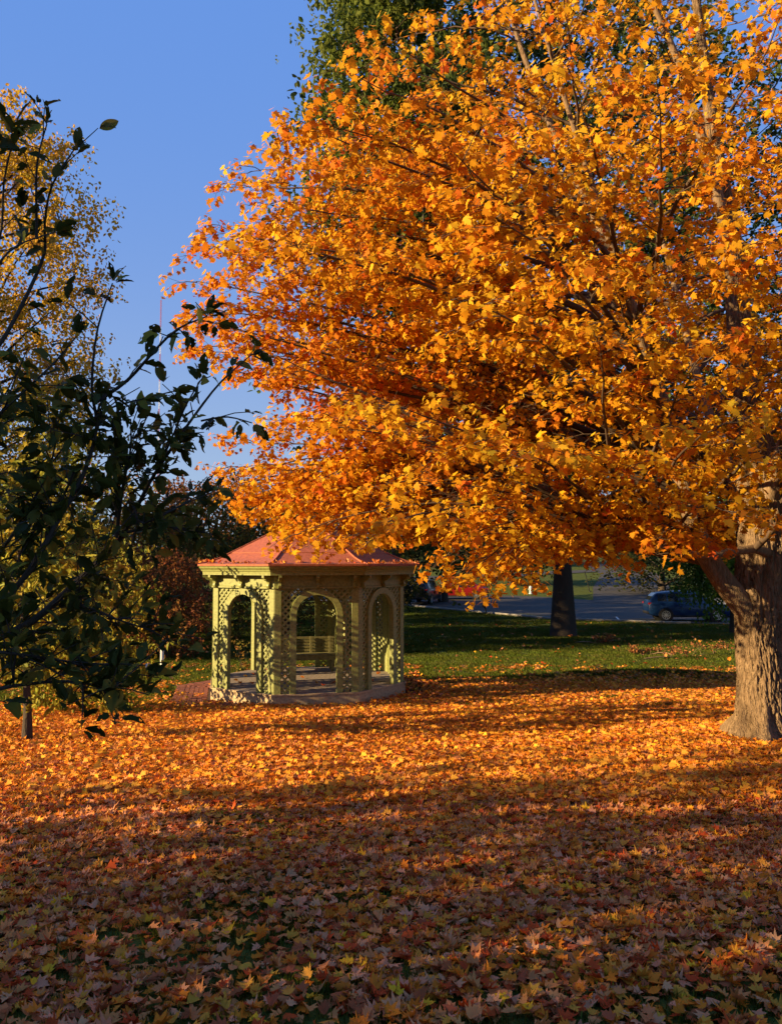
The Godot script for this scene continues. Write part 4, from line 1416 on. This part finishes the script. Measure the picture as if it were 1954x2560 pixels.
func car(called: String, label: String, at: Vector3, yaw: float, st: Array, paint: StandardMaterial3D, wheels: Array, wr: float, glass: Array, screen: Array, rear: Array):
	var o := thing(called, label, "car", at, yaw)
	part("body", car_body(st).mesh(), paint, o)
	# side windows
	for sz in [1.0, -1.0]:
		for g in glass:
			var m := MB.new()
			var n := 6
			for i in n:
				var q := []
				for e in [[i, 0], [i + 1, 0], [i + 1, 1], [i, 1]]:
					var x := lerpf(g[0], g[1], float(e[0]) / n)
					var s := station(st, x)
					var sec := car_section(s)
					var lo: Vector2 = sec[5].lerp(sec[6], 0.10)
					var hi: Vector2 = sec[5].lerp(sec[6], 0.93)
					var p := lo if e[1] == 0 else hi
					q.append(Vector3(x, p.y, (p.x + 0.012) * sz))
				m.poly(q, Vector3(0, 0.3, sz))
			part("window", m.mesh(), mats.car_glass, o)
	for w in [screen, rear]:
		var m := MB.new()
		for i in 5:
			var q := []
			for e in [[i, -1.0], [i + 1, -1.0], [i + 1, 1.0], [i, 1.0]]:
				var x := lerpf(w[0], w[1], e[0] / 5.0)
				var s := station(st, x)
				q.append(Vector3(x, s[3] + 0.022, s[5] * 0.86 * e[1]))
			m.poly(q, Vector3(1.0 if w == screen else -1.0, 1.0, 0))
		part("windscreen" if w == screen else "rear_window", m.mesh(), mats.car_glass, o)
	for wx in wheels:
		for sz in [1.0, -1.0]:
			var w0: float = station(st, wx)[4]
			var arch := MB.new()
			arch.lathe([Vector2(0.0, 0.0), Vector2(wr * 1.13, 0.0), Vector2(wr * 1.16, -0.02)], 24, Transform3D(Basis(Vector3.RIGHT, PI / 2 * sz), Vector3(wx, wr, (w0 + 0.006) * sz)))
			part("wheel_arch", arch.mesh(), mats.car_trim, o)
			var hub := Node3D.new()
			hub.name = "wheel"
			o.add_child(hub, true)
			hub.position = Vector3(wx, wr, (w0 - 0.1) * sz)
			var tb := Transform3D(Basis(Vector3.RIGHT, PI / 2 * sz), Vector3.ZERO)
			var ty := MB.new()
			ty.lathe([Vector2(wr * 0.66, -0.1), Vector2(wr * 0.95, -0.1), Vector2(wr, -0.07), Vector2(wr, 0.08), Vector2(wr * 0.95, 0.115), Vector2(wr * 0.7, 0.125), Vector2(wr * 0.68, 0.11)], 28, tb)
			part("tyre", ty.mesh(), mats.rubber, hub)
			var rm := MB.new()
			rm.lathe([Vector2(0.0, 0.118), Vector2(wr * 0.16, 0.118), Vector2(wr * 0.17, 0.10)], 16, tb)
			rm.lathe([Vector2(wr * 0.60, 0.10), Vector2(wr * 0.62, 0.122), Vector2(wr * 0.69, 0.122), Vector2(wr * 0.7, 0.10)], 28, tb)
			for k in 10:
				var a := TAU * k / 10.0
				rm.box(tb * (Basis(Vector3.UP, a) * Vector3(wr * 0.39, 0.105, 0)), Vector3(wr * 0.48, 0.02, wr * 0.1), tb.basis * Basis(Vector3.UP, a))
			part("rim", rm.mesh(), mats.alloy, hub)
			var dk := MB.new()
			dk.lathe([Vector2(0.0, 0.09), Vector2(wr * 0.66, 0.09)], 20, tb)
			part("brake_disc", dk.mesh(), mats.car_trim, hub)
	var x0: float = st[0][0]
	var x1: float = st[st.size() - 1][0]
	for sz in [1.0, -1.0]:
		var s0 := station(st, x0 + 0.16)
		var m := MB.new()
		m.cbox(Vector3(x0 + 0.14, s0[2] - 0.08, s0[4] * 0.86 * sz), Vector3(0.26, 0.13, 0.16), 0.03)
		part("tail_light", m.mesh(), mats.tail_red, o)
		var s1 := station(st, x1 - 0.2)
		m = MB.new()
		m.cbox(Vector3(x1 - 0.22, s1[2] - 0.1, s1[4] * 0.86 * sz), Vector3(0.34, 0.1, 0.18), 0.03)
		part("headlight", m.mesh(), mats.lamp_clear, o)
		m = MB.new()
		var sm := station(st, screen[1] - 0.25)
		m.cbox(Vector3(screen[1] - 0.3, sm[2] + 0.09, (sm[4] + 0.08) * sz), Vector3(0.1, 0.12, 0.2), 0.03)
		part("mirror", m.mesh(), paint, o)
		m = MB.new()
		m.cbox(Vector3((wheels[0] + wheels[1]) / 2, station(st, 0.0)[1] + 0.05, (station(st, 0.0)[4] - 0.01) * sz), Vector3(wheels[1] - wheels[0] - 0.85, 0.1, 0.05), 0.015)
		part("sill", m.mesh(), mats.car_trim, o)
	var b := MB.new()
	b.cbox(Vector3(x0 + 0.05, st[1][1] + 0.06, 0), Vector3(0.1, 0.16, st[1][4] * 1.7), 0.03)
	part("rear_bumper", b.mesh(), mats.car_trim, o)
	var f := MB.new()
	f.cbox(Vector3(x1 - 0.04, st[st.size() - 2][1] + 0.12, 0), Vector3(0.1, 0.2, st[st.size() - 2][4] * 1.2), 0.03)
	part("grille", f.mesh(), mats.car_trim, o)

func car_paint(key: String, c: Color) -> StandardMaterial3D:
	var m := mat(key, c, 0.35)
	m.metallic = 0.1
	m.clearcoat_enabled = true
	m.clearcoat = 0.5
	m.clearcoat_roughness = 0.05
	return m

func make_cars():
	var gl := mat("car_glass", s3(0.012, 0.015, 0.02), 0.06)
	gl.metallic_specular = 0.6
	mat("car_trim", s3(0.012, 0.012, 0.013), 0.7)
	mat("rubber", s3(0.015, 0.015, 0.016), 0.85)
	var al := mat("alloy", s3(0.62, 0.60, 0.56), 0.3)
	al.metallic = 0.8
	mat("tail_red", s3(0.45, 0.02, 0.015), 0.15)
	mat("lamp_clear", s3(0.6, 0.62, 0.65), 0.1)
	var crossover := [[-2.28, 0.60, 0.86, 0.88, 0.74, 0.66], [-2.22, 0.40, 1.02, 1.06, 0.85, 0.66], [-2.02, 0.30, 1.06, 1.34, 0.90, 0.66], [-1.78, 0.27, 1.06, 1.55, 0.915, 0.65], [-1.3, 0.24, 1.05, 1.62, 0.925, 0.65], [-0.6, 0.24, 1.03, 1.665, 0.925, 0.66], [0.05, 0.24, 1.01, 1.655, 0.925, 0.655], [0.45, 0.24, 1.0, 1.57, 0.925, 0.64], [0.85, 0.24, 0.99, 1.32, 0.922, 0.66], [1.22, 0.24, 0.98, 1.06, 0.915, 0.70], [1.65, 0.26, 0.93, 0.98, 0.90, 0.68], [2.0, 0.30, 0.85, 0.89, 0.86, 0.62], [2.22, 0.40, 0.72, 0.76, 0.78, 0.5], [2.3, 0.50, 0.62, 0.64, 0.66, 0.4]]
	var sedan := [[-2.35, 0.55, 0.80, 0.86, 0.72, 0.6], [-2.25, 0.36, 0.92, 0.98, 0.84, 0.64], [-1.8, 0.26, 0.95, 1.05, 0.89, 0.66], [-1.3, 0.23, 0.95, 1.28, 0.905, 0.63], [-0.8, 0.22, 0.95, 1.42, 0.91, 0.62], [-0.2, 0.22, 0.93, 1.46, 0.91, 0.62], [0.3, 0.22, 0.92, 1.42, 0.91, 0.61], [0.75, 0.22, 0.91, 1.22, 0.91, 0.63], [1.2, 0.22, 0.90, 0.97, 0.905, 0.68], [1.7, 0.24, 0.82, 0.88, 0.89, 0.66], [2.1, 0.28, 0.72, 0.77, 0.84, 0.6], [2.35, 0.42, 0.60, 0.63, 0.7, 0.45]]
	var suv := [[-2.35, 0.55, 0.95, 1.0, 0.80, 0.68], [-2.3, 0.42, 1.12, 1.2, 0.88, 0.70], [-2.18, 0.36, 1.15, 1.5, 0.92, 0.70], [-2.0, 0.34, 1.15, 1.72, 0.93, 0.70], [-1.2, 0.32, 1.14, 1.80, 0.94, 0.70], [0.0, 0.32, 1.12, 1.80, 0.94, 0.70], [0.5, 0.32, 1.11, 1.74, 0.94, 0.69], [0.9, 0.32, 1.10, 1.42, 0.94, 0.70], [1.25, 0.32, 1.10, 1.17, 0.93, 0.74], [1.8, 0.34, 1.05, 1.10, 0.92, 0.74], [2.2, 0.38, 0.95, 1.0, 0.88, 0.66], [2.36, 0.5, 0.75, 0.78, 0.8, 0.5]]
	var up := 0.052
	car("parked_car", "blue crossover parked at the near edge of the car park", on_ground(16.55, -45.2, up), deg_to_rad(-6), crossover, car_paint("blue_paint", s3(0.004, 0.022, 0.085)), [-1.36, 1.36], 0.345, [[-1.78, -1.3], [-1.22, -0.42], [-0.34, 0.62]], [0.42, 1.14], [-2.16, -1.82])
	car("parked_car", "silver sedan with a sloping windscreen parked behind the blue crossover", on_ground(21.2, -49.0, up), deg_to_rad(-6), sedan, car_paint("silver_paint", s3(0.30, 0.30, 0.31)), [-1.38, 1.38], 0.33, [[-1.25, -0.72], [-0.64, 0.02], [0.1, 0.7]], [0.36, 1.12], [-1.75, -1.0])
	car("parked_car", "red sedan parked beyond the car park entrance", on_ground(5.6, -66.5, up), deg_to_rad(176), sedan, car_paint("red_paint", s3(0.22, 0.010, 0.012)), [-1.38, 1.38], 0.33, [[-1.25, -0.72], [-0.64, 0.02], [0.1, 0.7]], [0.36, 1.12], [-1.75, -1.0])
	car("parked_car", "black sport utility car seen from behind right of the gazebo", on_ground(2.55, -61.5, up), deg_to_rad(72), suv, car_paint("black_paint", s3(0.014, 0.015, 0.018)), [-1.42, 1.42], 0.37, [[-1.95, -1.3], [-1.2, -0.4], [-0.3, 0.6]], [0.48, 1.2], [-2.24, -2.02])
	car("parked_car", "white car mostly hidden behind the gazebo beside the black one", on_ground(0.2, -63.5, up), deg_to_rad(72), sedan, car_paint("white_paint", s3(0.62, 0.62, 0.60)), [-1.38, 1.38], 0.33, [[-1.25, -0.72], [-0.64, 0.02], [0.1, 0.7]], [0.36, 1.12], [-1.75, -1.0])

# ---------------------------------------------------------------- small things
func make_small_things():
	mat("white_plastic", s3(0.62, 0.60, 0.57), 0.5)
	mat("black_metal", s3(0.012, 0.012, 0.012), 0.5)
	mat("steel", s3(0.35, 0.35, 0.36), 0.35).metallic = 0.7
	mat("mast_red", s3(0.36, 0.05, 0.035), 0.6)
	mat("mast_white", s3(0.62, 0.62, 0.62), 0.6)
	mat("hydrant_white", s3(0.50, 0.52, 0.52), 0.5)
	# white pipe
	var p := thing("vent_pipe", "white plastic pipe standing upright in the shaded grass left of the gazebo", "pipe", on_ground(-6.2, -22.0))
	var m := MB.new()
	m.lathe([Vector2(0.048, -0.1), Vector2(0.048, 0.78)], 16)
	part("pipe", m.mesh(), mats.white_plastic, p)
	m = MB.new()
	m.lathe([Vector2(0.055, 0.74), Vector2(0.06, 0.76), Vector2(0.06, 0.88), Vector2(0.045, 0.91), Vector2(0.0, 0.92)], 16)
	part("cap", m.mesh(), mats.black_metal, p)
	# ground light
	var gl := thing("garden_spotlight", "small metal garden spotlight lying low in the grass near the white pipe", "spotlight", on_ground(-6.65, -22.2), 0.6)
	m = MB.new()
	m.lathe([Vector2(0.012, -0.05), Vector2(0.012, 0.1)], 8)
	part("spike", m.mesh(), mats.black_metal, gl)
	m = MB.new()
	m.lathe([Vector2(0.0, -0.12), Vector2(0.05, -0.12), Vector2(0.08, -0.06), Vector2(0.09, 0.08), Vector2(0.08, 0.08)], 16, Transform3D(Basis(Vector3.RIGHT, 1.0), Vector3(0, 0.16, 0)))
	part("housing", m.mesh(), mats.steel, gl)
	m = MB.new()
	m.lathe([Vector2(0.08, 0.07), Vector2(0.0, 0.075)], 16, Transform3D(Basis(Vector3.RIGHT, 1.0), Vector3(0, 0.16, 0)))
	part("lens", m.mesh(), mats.lamp_clear, gl)
	# path light by the kerb
	var pl := thing("path_light", "short black post with a flared head at the edge of the car park", "post", on_ground(6.0, -51.3))
	m = MB.new()
	m.tube([Vector3(0.05, -0.1, 0), Vector3(0.02, 0.25, 0), Vector3(-0.04, 0.5, 0)], [0.05, 0.045, 0.045], 10)
	part("post", m.mesh(), mats.black_metal, pl)
	m = MB.new()
	m.lathe([Vector2(0.06, 0.44), Vector2(0.14, 0.50), Vector2(0.15, 0.66), Vector2(0.05, 0.74), Vector2(0.0, 0.75)], 12, Transform3D(Basis(Vector3(0, 0, 1), 0.12), Vector3.ZERO))
	part("head", m.mesh(), mats.black_metal, pl)
	# hydrant
	var h := thing("fire_hydrant", "pale grey fire hydrant on the grass behind the car park", "hydrant", on_ground(12.7, -73.5))
	m = MB.new()
	m.lathe([Vector2(0.19, -0.1), Vector2(0.19, 0.05), Vector2(0.12, 0.06), Vector2(0.115, 0.52), Vector2(0.15, 0.53), Vector2(0.15, 0.58), Vector2(0.12, 0.66), Vector2(0.05, 0.74), Vector2(0.04, 0.8), Vector2(0, 0.81)], 16)
	part("barrel", m.mesh(), mats.hydrant_white, h)
	for a in [0.0, PI / 2, PI]:
		m = MB.new()
		m.lathe([Vector2(0.06, 0.1), Vector2(0.06, 0.17), Vector2(0.075, 0.17), Vector2(0.075, 0.21), Vector2(0.0, 0.22)], 10, Transform3D(Basis(Vector3.UP, a) * Basis(Vector3(0, 0, 1), -PI / 2), Vector3(0, 0.42, 0)))
		part("outlet", m.mesh(), mats.hydrant_white, h)
	# leaning pole
	var lp := thing("leaning_pole", "thin dark pole leaning over the grass beside the drive", "pole", on_ground(18.7, -76.0))
	m = MB.new()
	m.tube([Vector3(0, -0.1, 0), Vector3(-0.2, 0.9, 0), Vector3(-0.46, 1.9, 0)], [0.05, 0.045, 0.04], 8)
	part("pole", m.mesh(), mats.black_metal, lp)
	m = MB.new()
	m.lathe([Vector2(0.16, -0.1), Vector2(0.14, 0.02), Vector2(0.06, 0.06)], 10)
	part("foot", m.mesh(), mats.black_metal, lp)
	# radio mast far off
	var rm := thing("radio_mast", "slender red and white radio mast far away against the sky", "mast", on_ground(-116.4, -400.0))
	var y0 := 0.0
	var top: float = 134.2 - rm.position.y
	var n := 9
	for i in n:
		m = MB.new()
		var a := top * i / n
		var b := top * (i + 1) / n
		for k in 3:
			var an := TAU * k / 3.0
			var c := Vector3(cos(an), 0, sin(an)) * 0.34
			m.tube([c + Vector3(0, a, 0), c + Vector3(0, b, 0)], [0.055, 0.055], 4)
			var c2 := Vector3(cos(an + TAU / 3.0), 0, sin(an + TAU / 3.0)) * 0.34
			for j in 12:
				m.tube([c + Vector3(0, lerpf(a, b, j / 12.0), 0), c2 + Vector3(0, lerpf(a, b, (j + 1) / 12.0), 0)], [0.04, 0.04], 3)
		part("mast_section", m.mesh(), mats.mast_red if i % 2 == 0 else mats.mast_white, rm)

func make_fallen_branches():
	rng.seed = 313
	var leaf := small_leaf(0.3)
	var spots := [[8.15, -31.5, 1.1, 0.2, "fallen branch with brown leaves lying farthest out on the shaded lawn"], [8.55, -27.4, 0.9, 2.7, "small fallen branch with brown leaves between two larger ones on the lawn"], [9.75, -26.4, 1.9, 0.35, "large fallen branch with bare pale twigs and brown leaves on the sunlit lawn"]]
	for s in spots:
		var o := thing("fallen_branch", s[4], "branch", on_ground(s[0], s[1]), s[3], "fallen branches on the lawn")
		var L: float = s[2]
		var m := MB.new()
		var pts := []
		for i in 7:
			pts.append(Vector3((i / 6.0 - 0.65) * L * 1.5, 0.04 + 0.05 * sin(i * 1.3), 0.12 * sin(i * 0.9)))
		m.tube(pts, [0.022, 0.02, 0.018, 0.015, 0.012, 0.008, 0.004], 6)
		part("stick", m.mesh(), mats.limb_bark, o)
		var where := []
		var tint := PackedColorArray()
		for k in 10:
			var p: Vector3 = pts[rng.randi_range(2, 6)]
			var e := p + Vector3(rr(-0.1, 0.35), rr(0.02, 0.32), rr(-0.35, 0.35)) * L * 0.6
			m = MB.new()
			m.tube([p, p.lerp(e, 0.5) + Vector3(0, 0.06, 0), e], [0.008, 0.006, 0.003], 5)
			part("twig", m.mesh(), mats.limb_bark, o)
			if k < 7:
				for j in 40:
					var q := e + Vector3(rng.randfn() * 0.13, absf(rng.randfn()) * 0.07 - 0.02, rng.randfn() * 0.13) * L * 0.75
					q.y = maxf(q.y, 0.03)
					var sz := rr(0.06, 0.11)
					var bs := frame(rv(), rv())
					where.append(Transform3D(Basis(bs.x * sz, bs.y * sz, bs.z * sz), q))
					tint.append(pick([[2, Color(0.24, 0.10, 0.035)], [2, Color(0.17, 0.065, 0.025)], [1, Color(0.32, 0.15, 0.05)]]))
		many("dead_leaves", leaf, mats.litter_leaves, where, tint, o)

# ---------------------------------------------------------------- leaf litter and grass
# how many leaves lie on a spot, as the chance that a candidate leaf is kept; it never touches their colour
func litter_density(x: float, z: float) -> float:
	var d := -z
	var chance: float
	if d < 7.5:
		chance = lerpf(0.42, 1.0, clampf((d - 2.4) / 3.2, 0.0, 1.0))
		chance *= 0.78 + 0.9 * noise.get_noise_2d(x * 0.8 + 40.0, z * 0.8)
		chance += clampf(x * 0.05, -0.12, 0.2)
	elif d < 17.0:
		chance = 1.0
	else:
		chance = clampf(1.0 - (d - 17.5 - clampf(x, 0, 6) * 0.25) / 3.0, 0.06, 1.0)
	if x < -3.0 and d > 13.0:
		chance *= clampf(1.0 - (d - 14.5) / 2.5, 0.12, 1.0)
	chance += 0.25 * noise.get_noise_2d(x * 0.4, z * 0.4) * (1.0 if d > 7.5 else 0.0)
	return clampf(chance, 0.03, 1.05)

func in_gazebo(x: float, z: float) -> bool:
	var q := Vector3(x, 0, z) - Vector3(GAZ.x, 0, GAZ.z)
	return q.length() < 2.2

# the fallen leaves' colours, the same for every leaf in the scene
const TAN := Color(0.58, 0.225, 0.072)
const ORANGE := Color(0.62, 0.19, 0.018)
const GOLD := Color(0.67, 0.30, 0.038)
const BEIGE := Color(0.63, 0.275, 0.13)
const BROWN := Color(0.38, 0.105, 0.038)
const RED := Color(0.47, 0.07, 0.016)
const YELLOW := Color(0.73, 0.38, 0.02)

func litter_pal() -> Array:
	return [[5, TAN], [4.5, ORANGE], [2.4, GOLD], [3, BROWN], [2.4, RED], [0.6, YELLOW], [3.2, BEIGE]]

func make_leaf_litter():
	rng.seed = 4242
	var pal := litter_pal()
	var flat := maple_leaf(0.22, 0.06, 0.32, 0.3)
	var curled := maple_leaf(0.5, -0.3, 0.45, 0.6)
	# patches of eight leaves for what lies farther off
	var patch := []
	for k in 2:
		var bt := []
		var bc := []
		for i in 8:
			var a := TAU * i / 8.0 + rr(-0.3, 0.3)
			var r := rr(0.03, 0.16)
			var yaw := rng.randf() * TAU
			var bs := frame(Vector3(cos(yaw), 0, sin(yaw)), Vector3(rng.randfn() * 0.55, 1.0, rng.randfn() * 0.55))
			var sz := rr(0.052, 0.092)
			bt.append(Transform3D(Basis(bs.x * sz, bs.y * sz * rr(0.3, 1.2), bs.z * sz * rr(0.7, 1.0)) * turned(), Vector3(cos(a) * r, rr(0.0, 0.035), sin(a) * r)))
			bc.append([TAN, ORANGE, GOLD, BEIGE, ORANGE, RED if k else BROWN, TAN, YELLOW if k else GOLD][i])
		patch.append(cluster(curled if k else flat, bt, bc))
	var w := [[], [], [], []]
	var t := [PackedColorArray(), PackedColorArray(), PackedColorArray(), PackedColorArray()]
	var big := []
	for i in 142000:
		# even over the widening area in view, with a margin on both sides
		var far := i >= 88000
		var d := sqrt(lerpf(7.2 * 7.2, 24.0 * 24.0, rng.randf())) if far else sqrt(lerpf(2.2 * 2.2, 8.0 * 8.0, rng.randf()))
		if far and i > 124000:
			d = rr(7.2, 15.0)
		var x := rr(-1.0, 1.0) * (0.6 * d + 1.6)
		var den := litter_density(x, -d)
		if not far:
			den *= clampf(8.2 - d, 0.0, 1.0)
		if rng.randf() > den or in_gazebo(x, -d):
			continue
		var y := ground_height(x, -d)
		var q := Vector3(x, 0, -d) - Vector3(GAZ.x, 0, GAZ.z)
		if q.length() < 2.95:
			y = maxf(y, -1.185)
			if rng.randf() < (0.5 if x > GAZ.x + 0.6 else 0.1) or (x < GAZ.x - 0.9 and rng.randf() < 0.5):
				continue
		var lift := rr(0.008, 0.04)
		var yaw := rng.randf() * TAU
		var sl := 0.10 if far else 0.34
		var nn := Vector3(rng.randfn() * sl, 1.0, rng.randfn() * sl)
		var sz := rr(0.85, 1.2) if far else rr(0.046, 0.086)
		var bs := frame(Vector3(cos(yaw), 0, sin(yaw)), nn)
		var x3 := Transform3D(Basis(bs.x * sz, bs.y * sz * (1.0 if far else rr(0.5, 1.2)), bs.z * sz * rr(0.75, 1.05)) * (Basis() if far else turned()), Vector3(x, y + lift, -d))
		var near := d > 3.3 and d < 5.6 and absf(x) < 0.47 * d
		var k := (2 if far else 0) + (1 if rng.randf() < 0.5 else 0)
		if near and big.size() < 300 and rng.randf() < 0.3:
			big.append(x3)
			continue
		w[k].append(x3)
		if far:
			var g := rr(0.75, 1.25)
			t[k].append(Color(g, g * rr(0.86, 1.14), g * rr(0.8, 1.2)))
		else:
			t[k].append(pick(pal))
	var what := ["carpet of flat fallen maple leaves over the shaded foreground", "carpet of dry curled maple leaves over the shaded foreground", "carpet of flat fallen leaves on the sunlit ground round the gazebo", "carpet of curled fallen leaves on the sunlit ground round the gazebo"]
	for k in 4:
		meta(many(["fallen_leaves", "curled_leaves", "leaf_carpet", "curled_leaf_carpet"][k], [flat, curled, patch[0], patch[1]][k], mats.litter_leaves, w[k], t[k], self), what[k], "leaf litter")
	# the nearest leaves one by one
	var shapes := [flat, maple_leaf(0.4, -0.25, 0.3, 0.4), maple_leaf(-0.15, 0.25, 0.35, -0.3), maple_leaf(0.35, 0.3, 0.3, 0.5)]
	var kinds := [["tan", TAN], ["orange", ORANGE], ["yellow", YELLOW], ["red", RED], ["brown", BROWN], ["pinkish beige", BEIGE]]
	var lm := []
	for k in kinds:
		lm.append(leaf_plain("fallen_leaf_" + k[0].replace(" ", "_"), k[1], 0.3, 0.75))
	for i in big.size():
		var wk := rng.randf()
		var k := 0 if wk < 0.3 else 5 if wk < 0.5 else 4 if wk < 0.66 else 1 if wk < 0.82 else 3 if wk < 0.96 else 2
		var o := part(numbered("fallen_leaf"), shapes[rng.randi_range(0, 3)], lm[k], self)
		o.transform = big[i]
		meta(o, "single %s maple leaf lying on the shaded foreground grass" % kinds[k][0], "leaf", "single %s leaves on the shaded foreground grass" % kinds[k][0])
	# leaves caught along the eaves and on the gazebo floor
	var we := []
	var te := PackedColorArray()
	for i in 260:
		var k := rng.randi_range(0, 7)
		var xx := rr(-0.95, 0.95)
		var out := rr(0.12, 0.31)
		var ft := face_t(k)
		var p := Transform3D(Basis(Vector3.UP, PHI), GAZ) * (ft * Vector3(xx * (AP + out) * T22, FLOOR + 2.03 + 0.44 + 0.05 + (0.32 - out) * 0.16, out))
		var sz := rr(0.05, 0.10)
		var bs := frame(rv(), Vector3.UP + rv() * 0.5)
		we.append(Transform3D(Basis(bs.x * sz, bs.y * sz, bs.z * sz), p))
		te.append(pick(pal))
	for i in 26:
		var a := rng.randf() * TAU
		var r := sqrt(rng.randf()) * 1.7
		var bs := frame(Vector3(cos(a), 0, sin(a)), Vector3.UP + rv() * 0.3)
		we.append(Transform3D(Basis(bs.x * 0.1, bs.y * 0.1, bs.z * 0.1), GAZ + Vector3(cos(a) * r, FLOOR + 0.015, sin(a) * r)))
		te.append(pick(pal))
	meta(many("caught_leaves", curled, mats.litter_leaves, we, te, self), "scattered leaves caught on the gazebo eaves and floor", "leaf litter")
	# thin scatter over the far lawn
	var wl := []
	var tl := PackedColorArray()
	for i in 1000:
		var d := sqrt(lerpf(18.0 * 18.0, 44.0 * 44.0, rng.randf()))
		var x := rr(-1, 1) * (0.55 * d + 1.0)
		if in_gazebo(x, -d):
			continue
		var bs := frame(rv(), Vector3.UP + rv() * 0.5)
		var sz := rr(0.08, 0.14)
		wl.append(Transform3D(Basis(bs.x * sz, bs.y * sz, bs.z * sz), on_ground(x, -d, rr(0.03, 0.07))))
		tl.append(pick(pal))
	meta(many("scattered_leaves", flat, mats.litter_leaves, wl, tl, self), "thin scatter of fallen leaves over the far lawn", "leaf litter")

func make_grass():
	rng.seed = 909
	var m := MB.new()
	for i in 26:
		var a := i * 2.4
		var r := 0.25 + 0.75 * fmod(i * 0.37, 1.0)
		var p := Vector3(cos(a) * r, 0, sin(a) * r) * 1.6
		var lean := Vector3(cos(a * 1.7), 0, sin(a * 1.7)) * 0.55
		var w := Vector3(-sin(a * 1.7), 0, cos(a * 1.7)) * 0.045
		var h := 0.7 + 0.5 * fmod(i * 0.61, 1.0)
		var mid := p + lean * 0.35 + Vector3(0, h * 0.6, 0)
		var tip := p + lean + Vector3(0, h, 0)
		var nn := Vector3(lean.x, 0.5, lean.z).normalized()
		var k := m.vert(p - w, nn)
		m.vert(p + w, nn)
		m.vert(mid + w * 0.8, nn)
		m.vert(mid - w * 0.8, nn)
		m.vert(tip, nn)
		m.tri_i(k, k + 1, k + 2)
		m.tri_i(k, k + 2, k + 3)
		m.tri_i(k + 3, k + 2, k + 4)
	var tuft := m.mesh()
	var lush := [[3, Color(0.15, 0.205, 0.024)], [2, Color(0.19, 0.245, 0.034)], [1, Color(0.26, 0.24, 0.055)]]
	var wa := []
	var ta := PackedColorArray()
	for i in 8000:
		var d := sqrt(lerpf(2.0 * 2.0, 9.0 * 9.0, rng.randf()))
		var x := rr(-1, 1) * (0.6 * d + 0.8)
		var s := rr(0.028, 0.052)
		wa.append(Transform3D(Basis(Vector3.UP, rng.randf() * TAU).scaled(Vector3(s * 1.3, s, s * 1.3)), on_ground(x, -d, -0.004)))
		ta.append(pick(lush))
	meta(many("foreground_grass", tuft, mats.grass_blades, wa, ta, self), "short grass between the fallen leaves in the shaded foreground", "grass")
	var wb := []
	var tb := PackedColorArray()
	for i in 44000:
		var d := sqrt(lerpf(15.5 * 15.5, 62.0 * 62.0, pow(rng.randf(), 1.5)))
		var x := rr(-1, 1) * (0.55 * d + 1.5)
		if in_gazebo(x, -d) or Vector2(x - GAZ.x, -d - GAZ.z).length() < 3.2:
			continue
		if d > 41.0 and x > 1.0 and d > 61.0 - (x - 1.0) * 1.2 + maxf(0, x - 13.0) * 1.1:
			continue
		var s := rr(0.05, 0.085)
		wb.append(Transform3D(Basis(Vector3.UP, rng.randf() * TAU).scaled(Vector3(s * 2.2, s, s * 2.2)), on_ground(x, -d, -0.005)))
		tb.append(pick(lush))
	meta(many("lawn_grass", tuft, mats.grass_blades, wb, tb, self), "mown green grass of the far lawn", "grass")
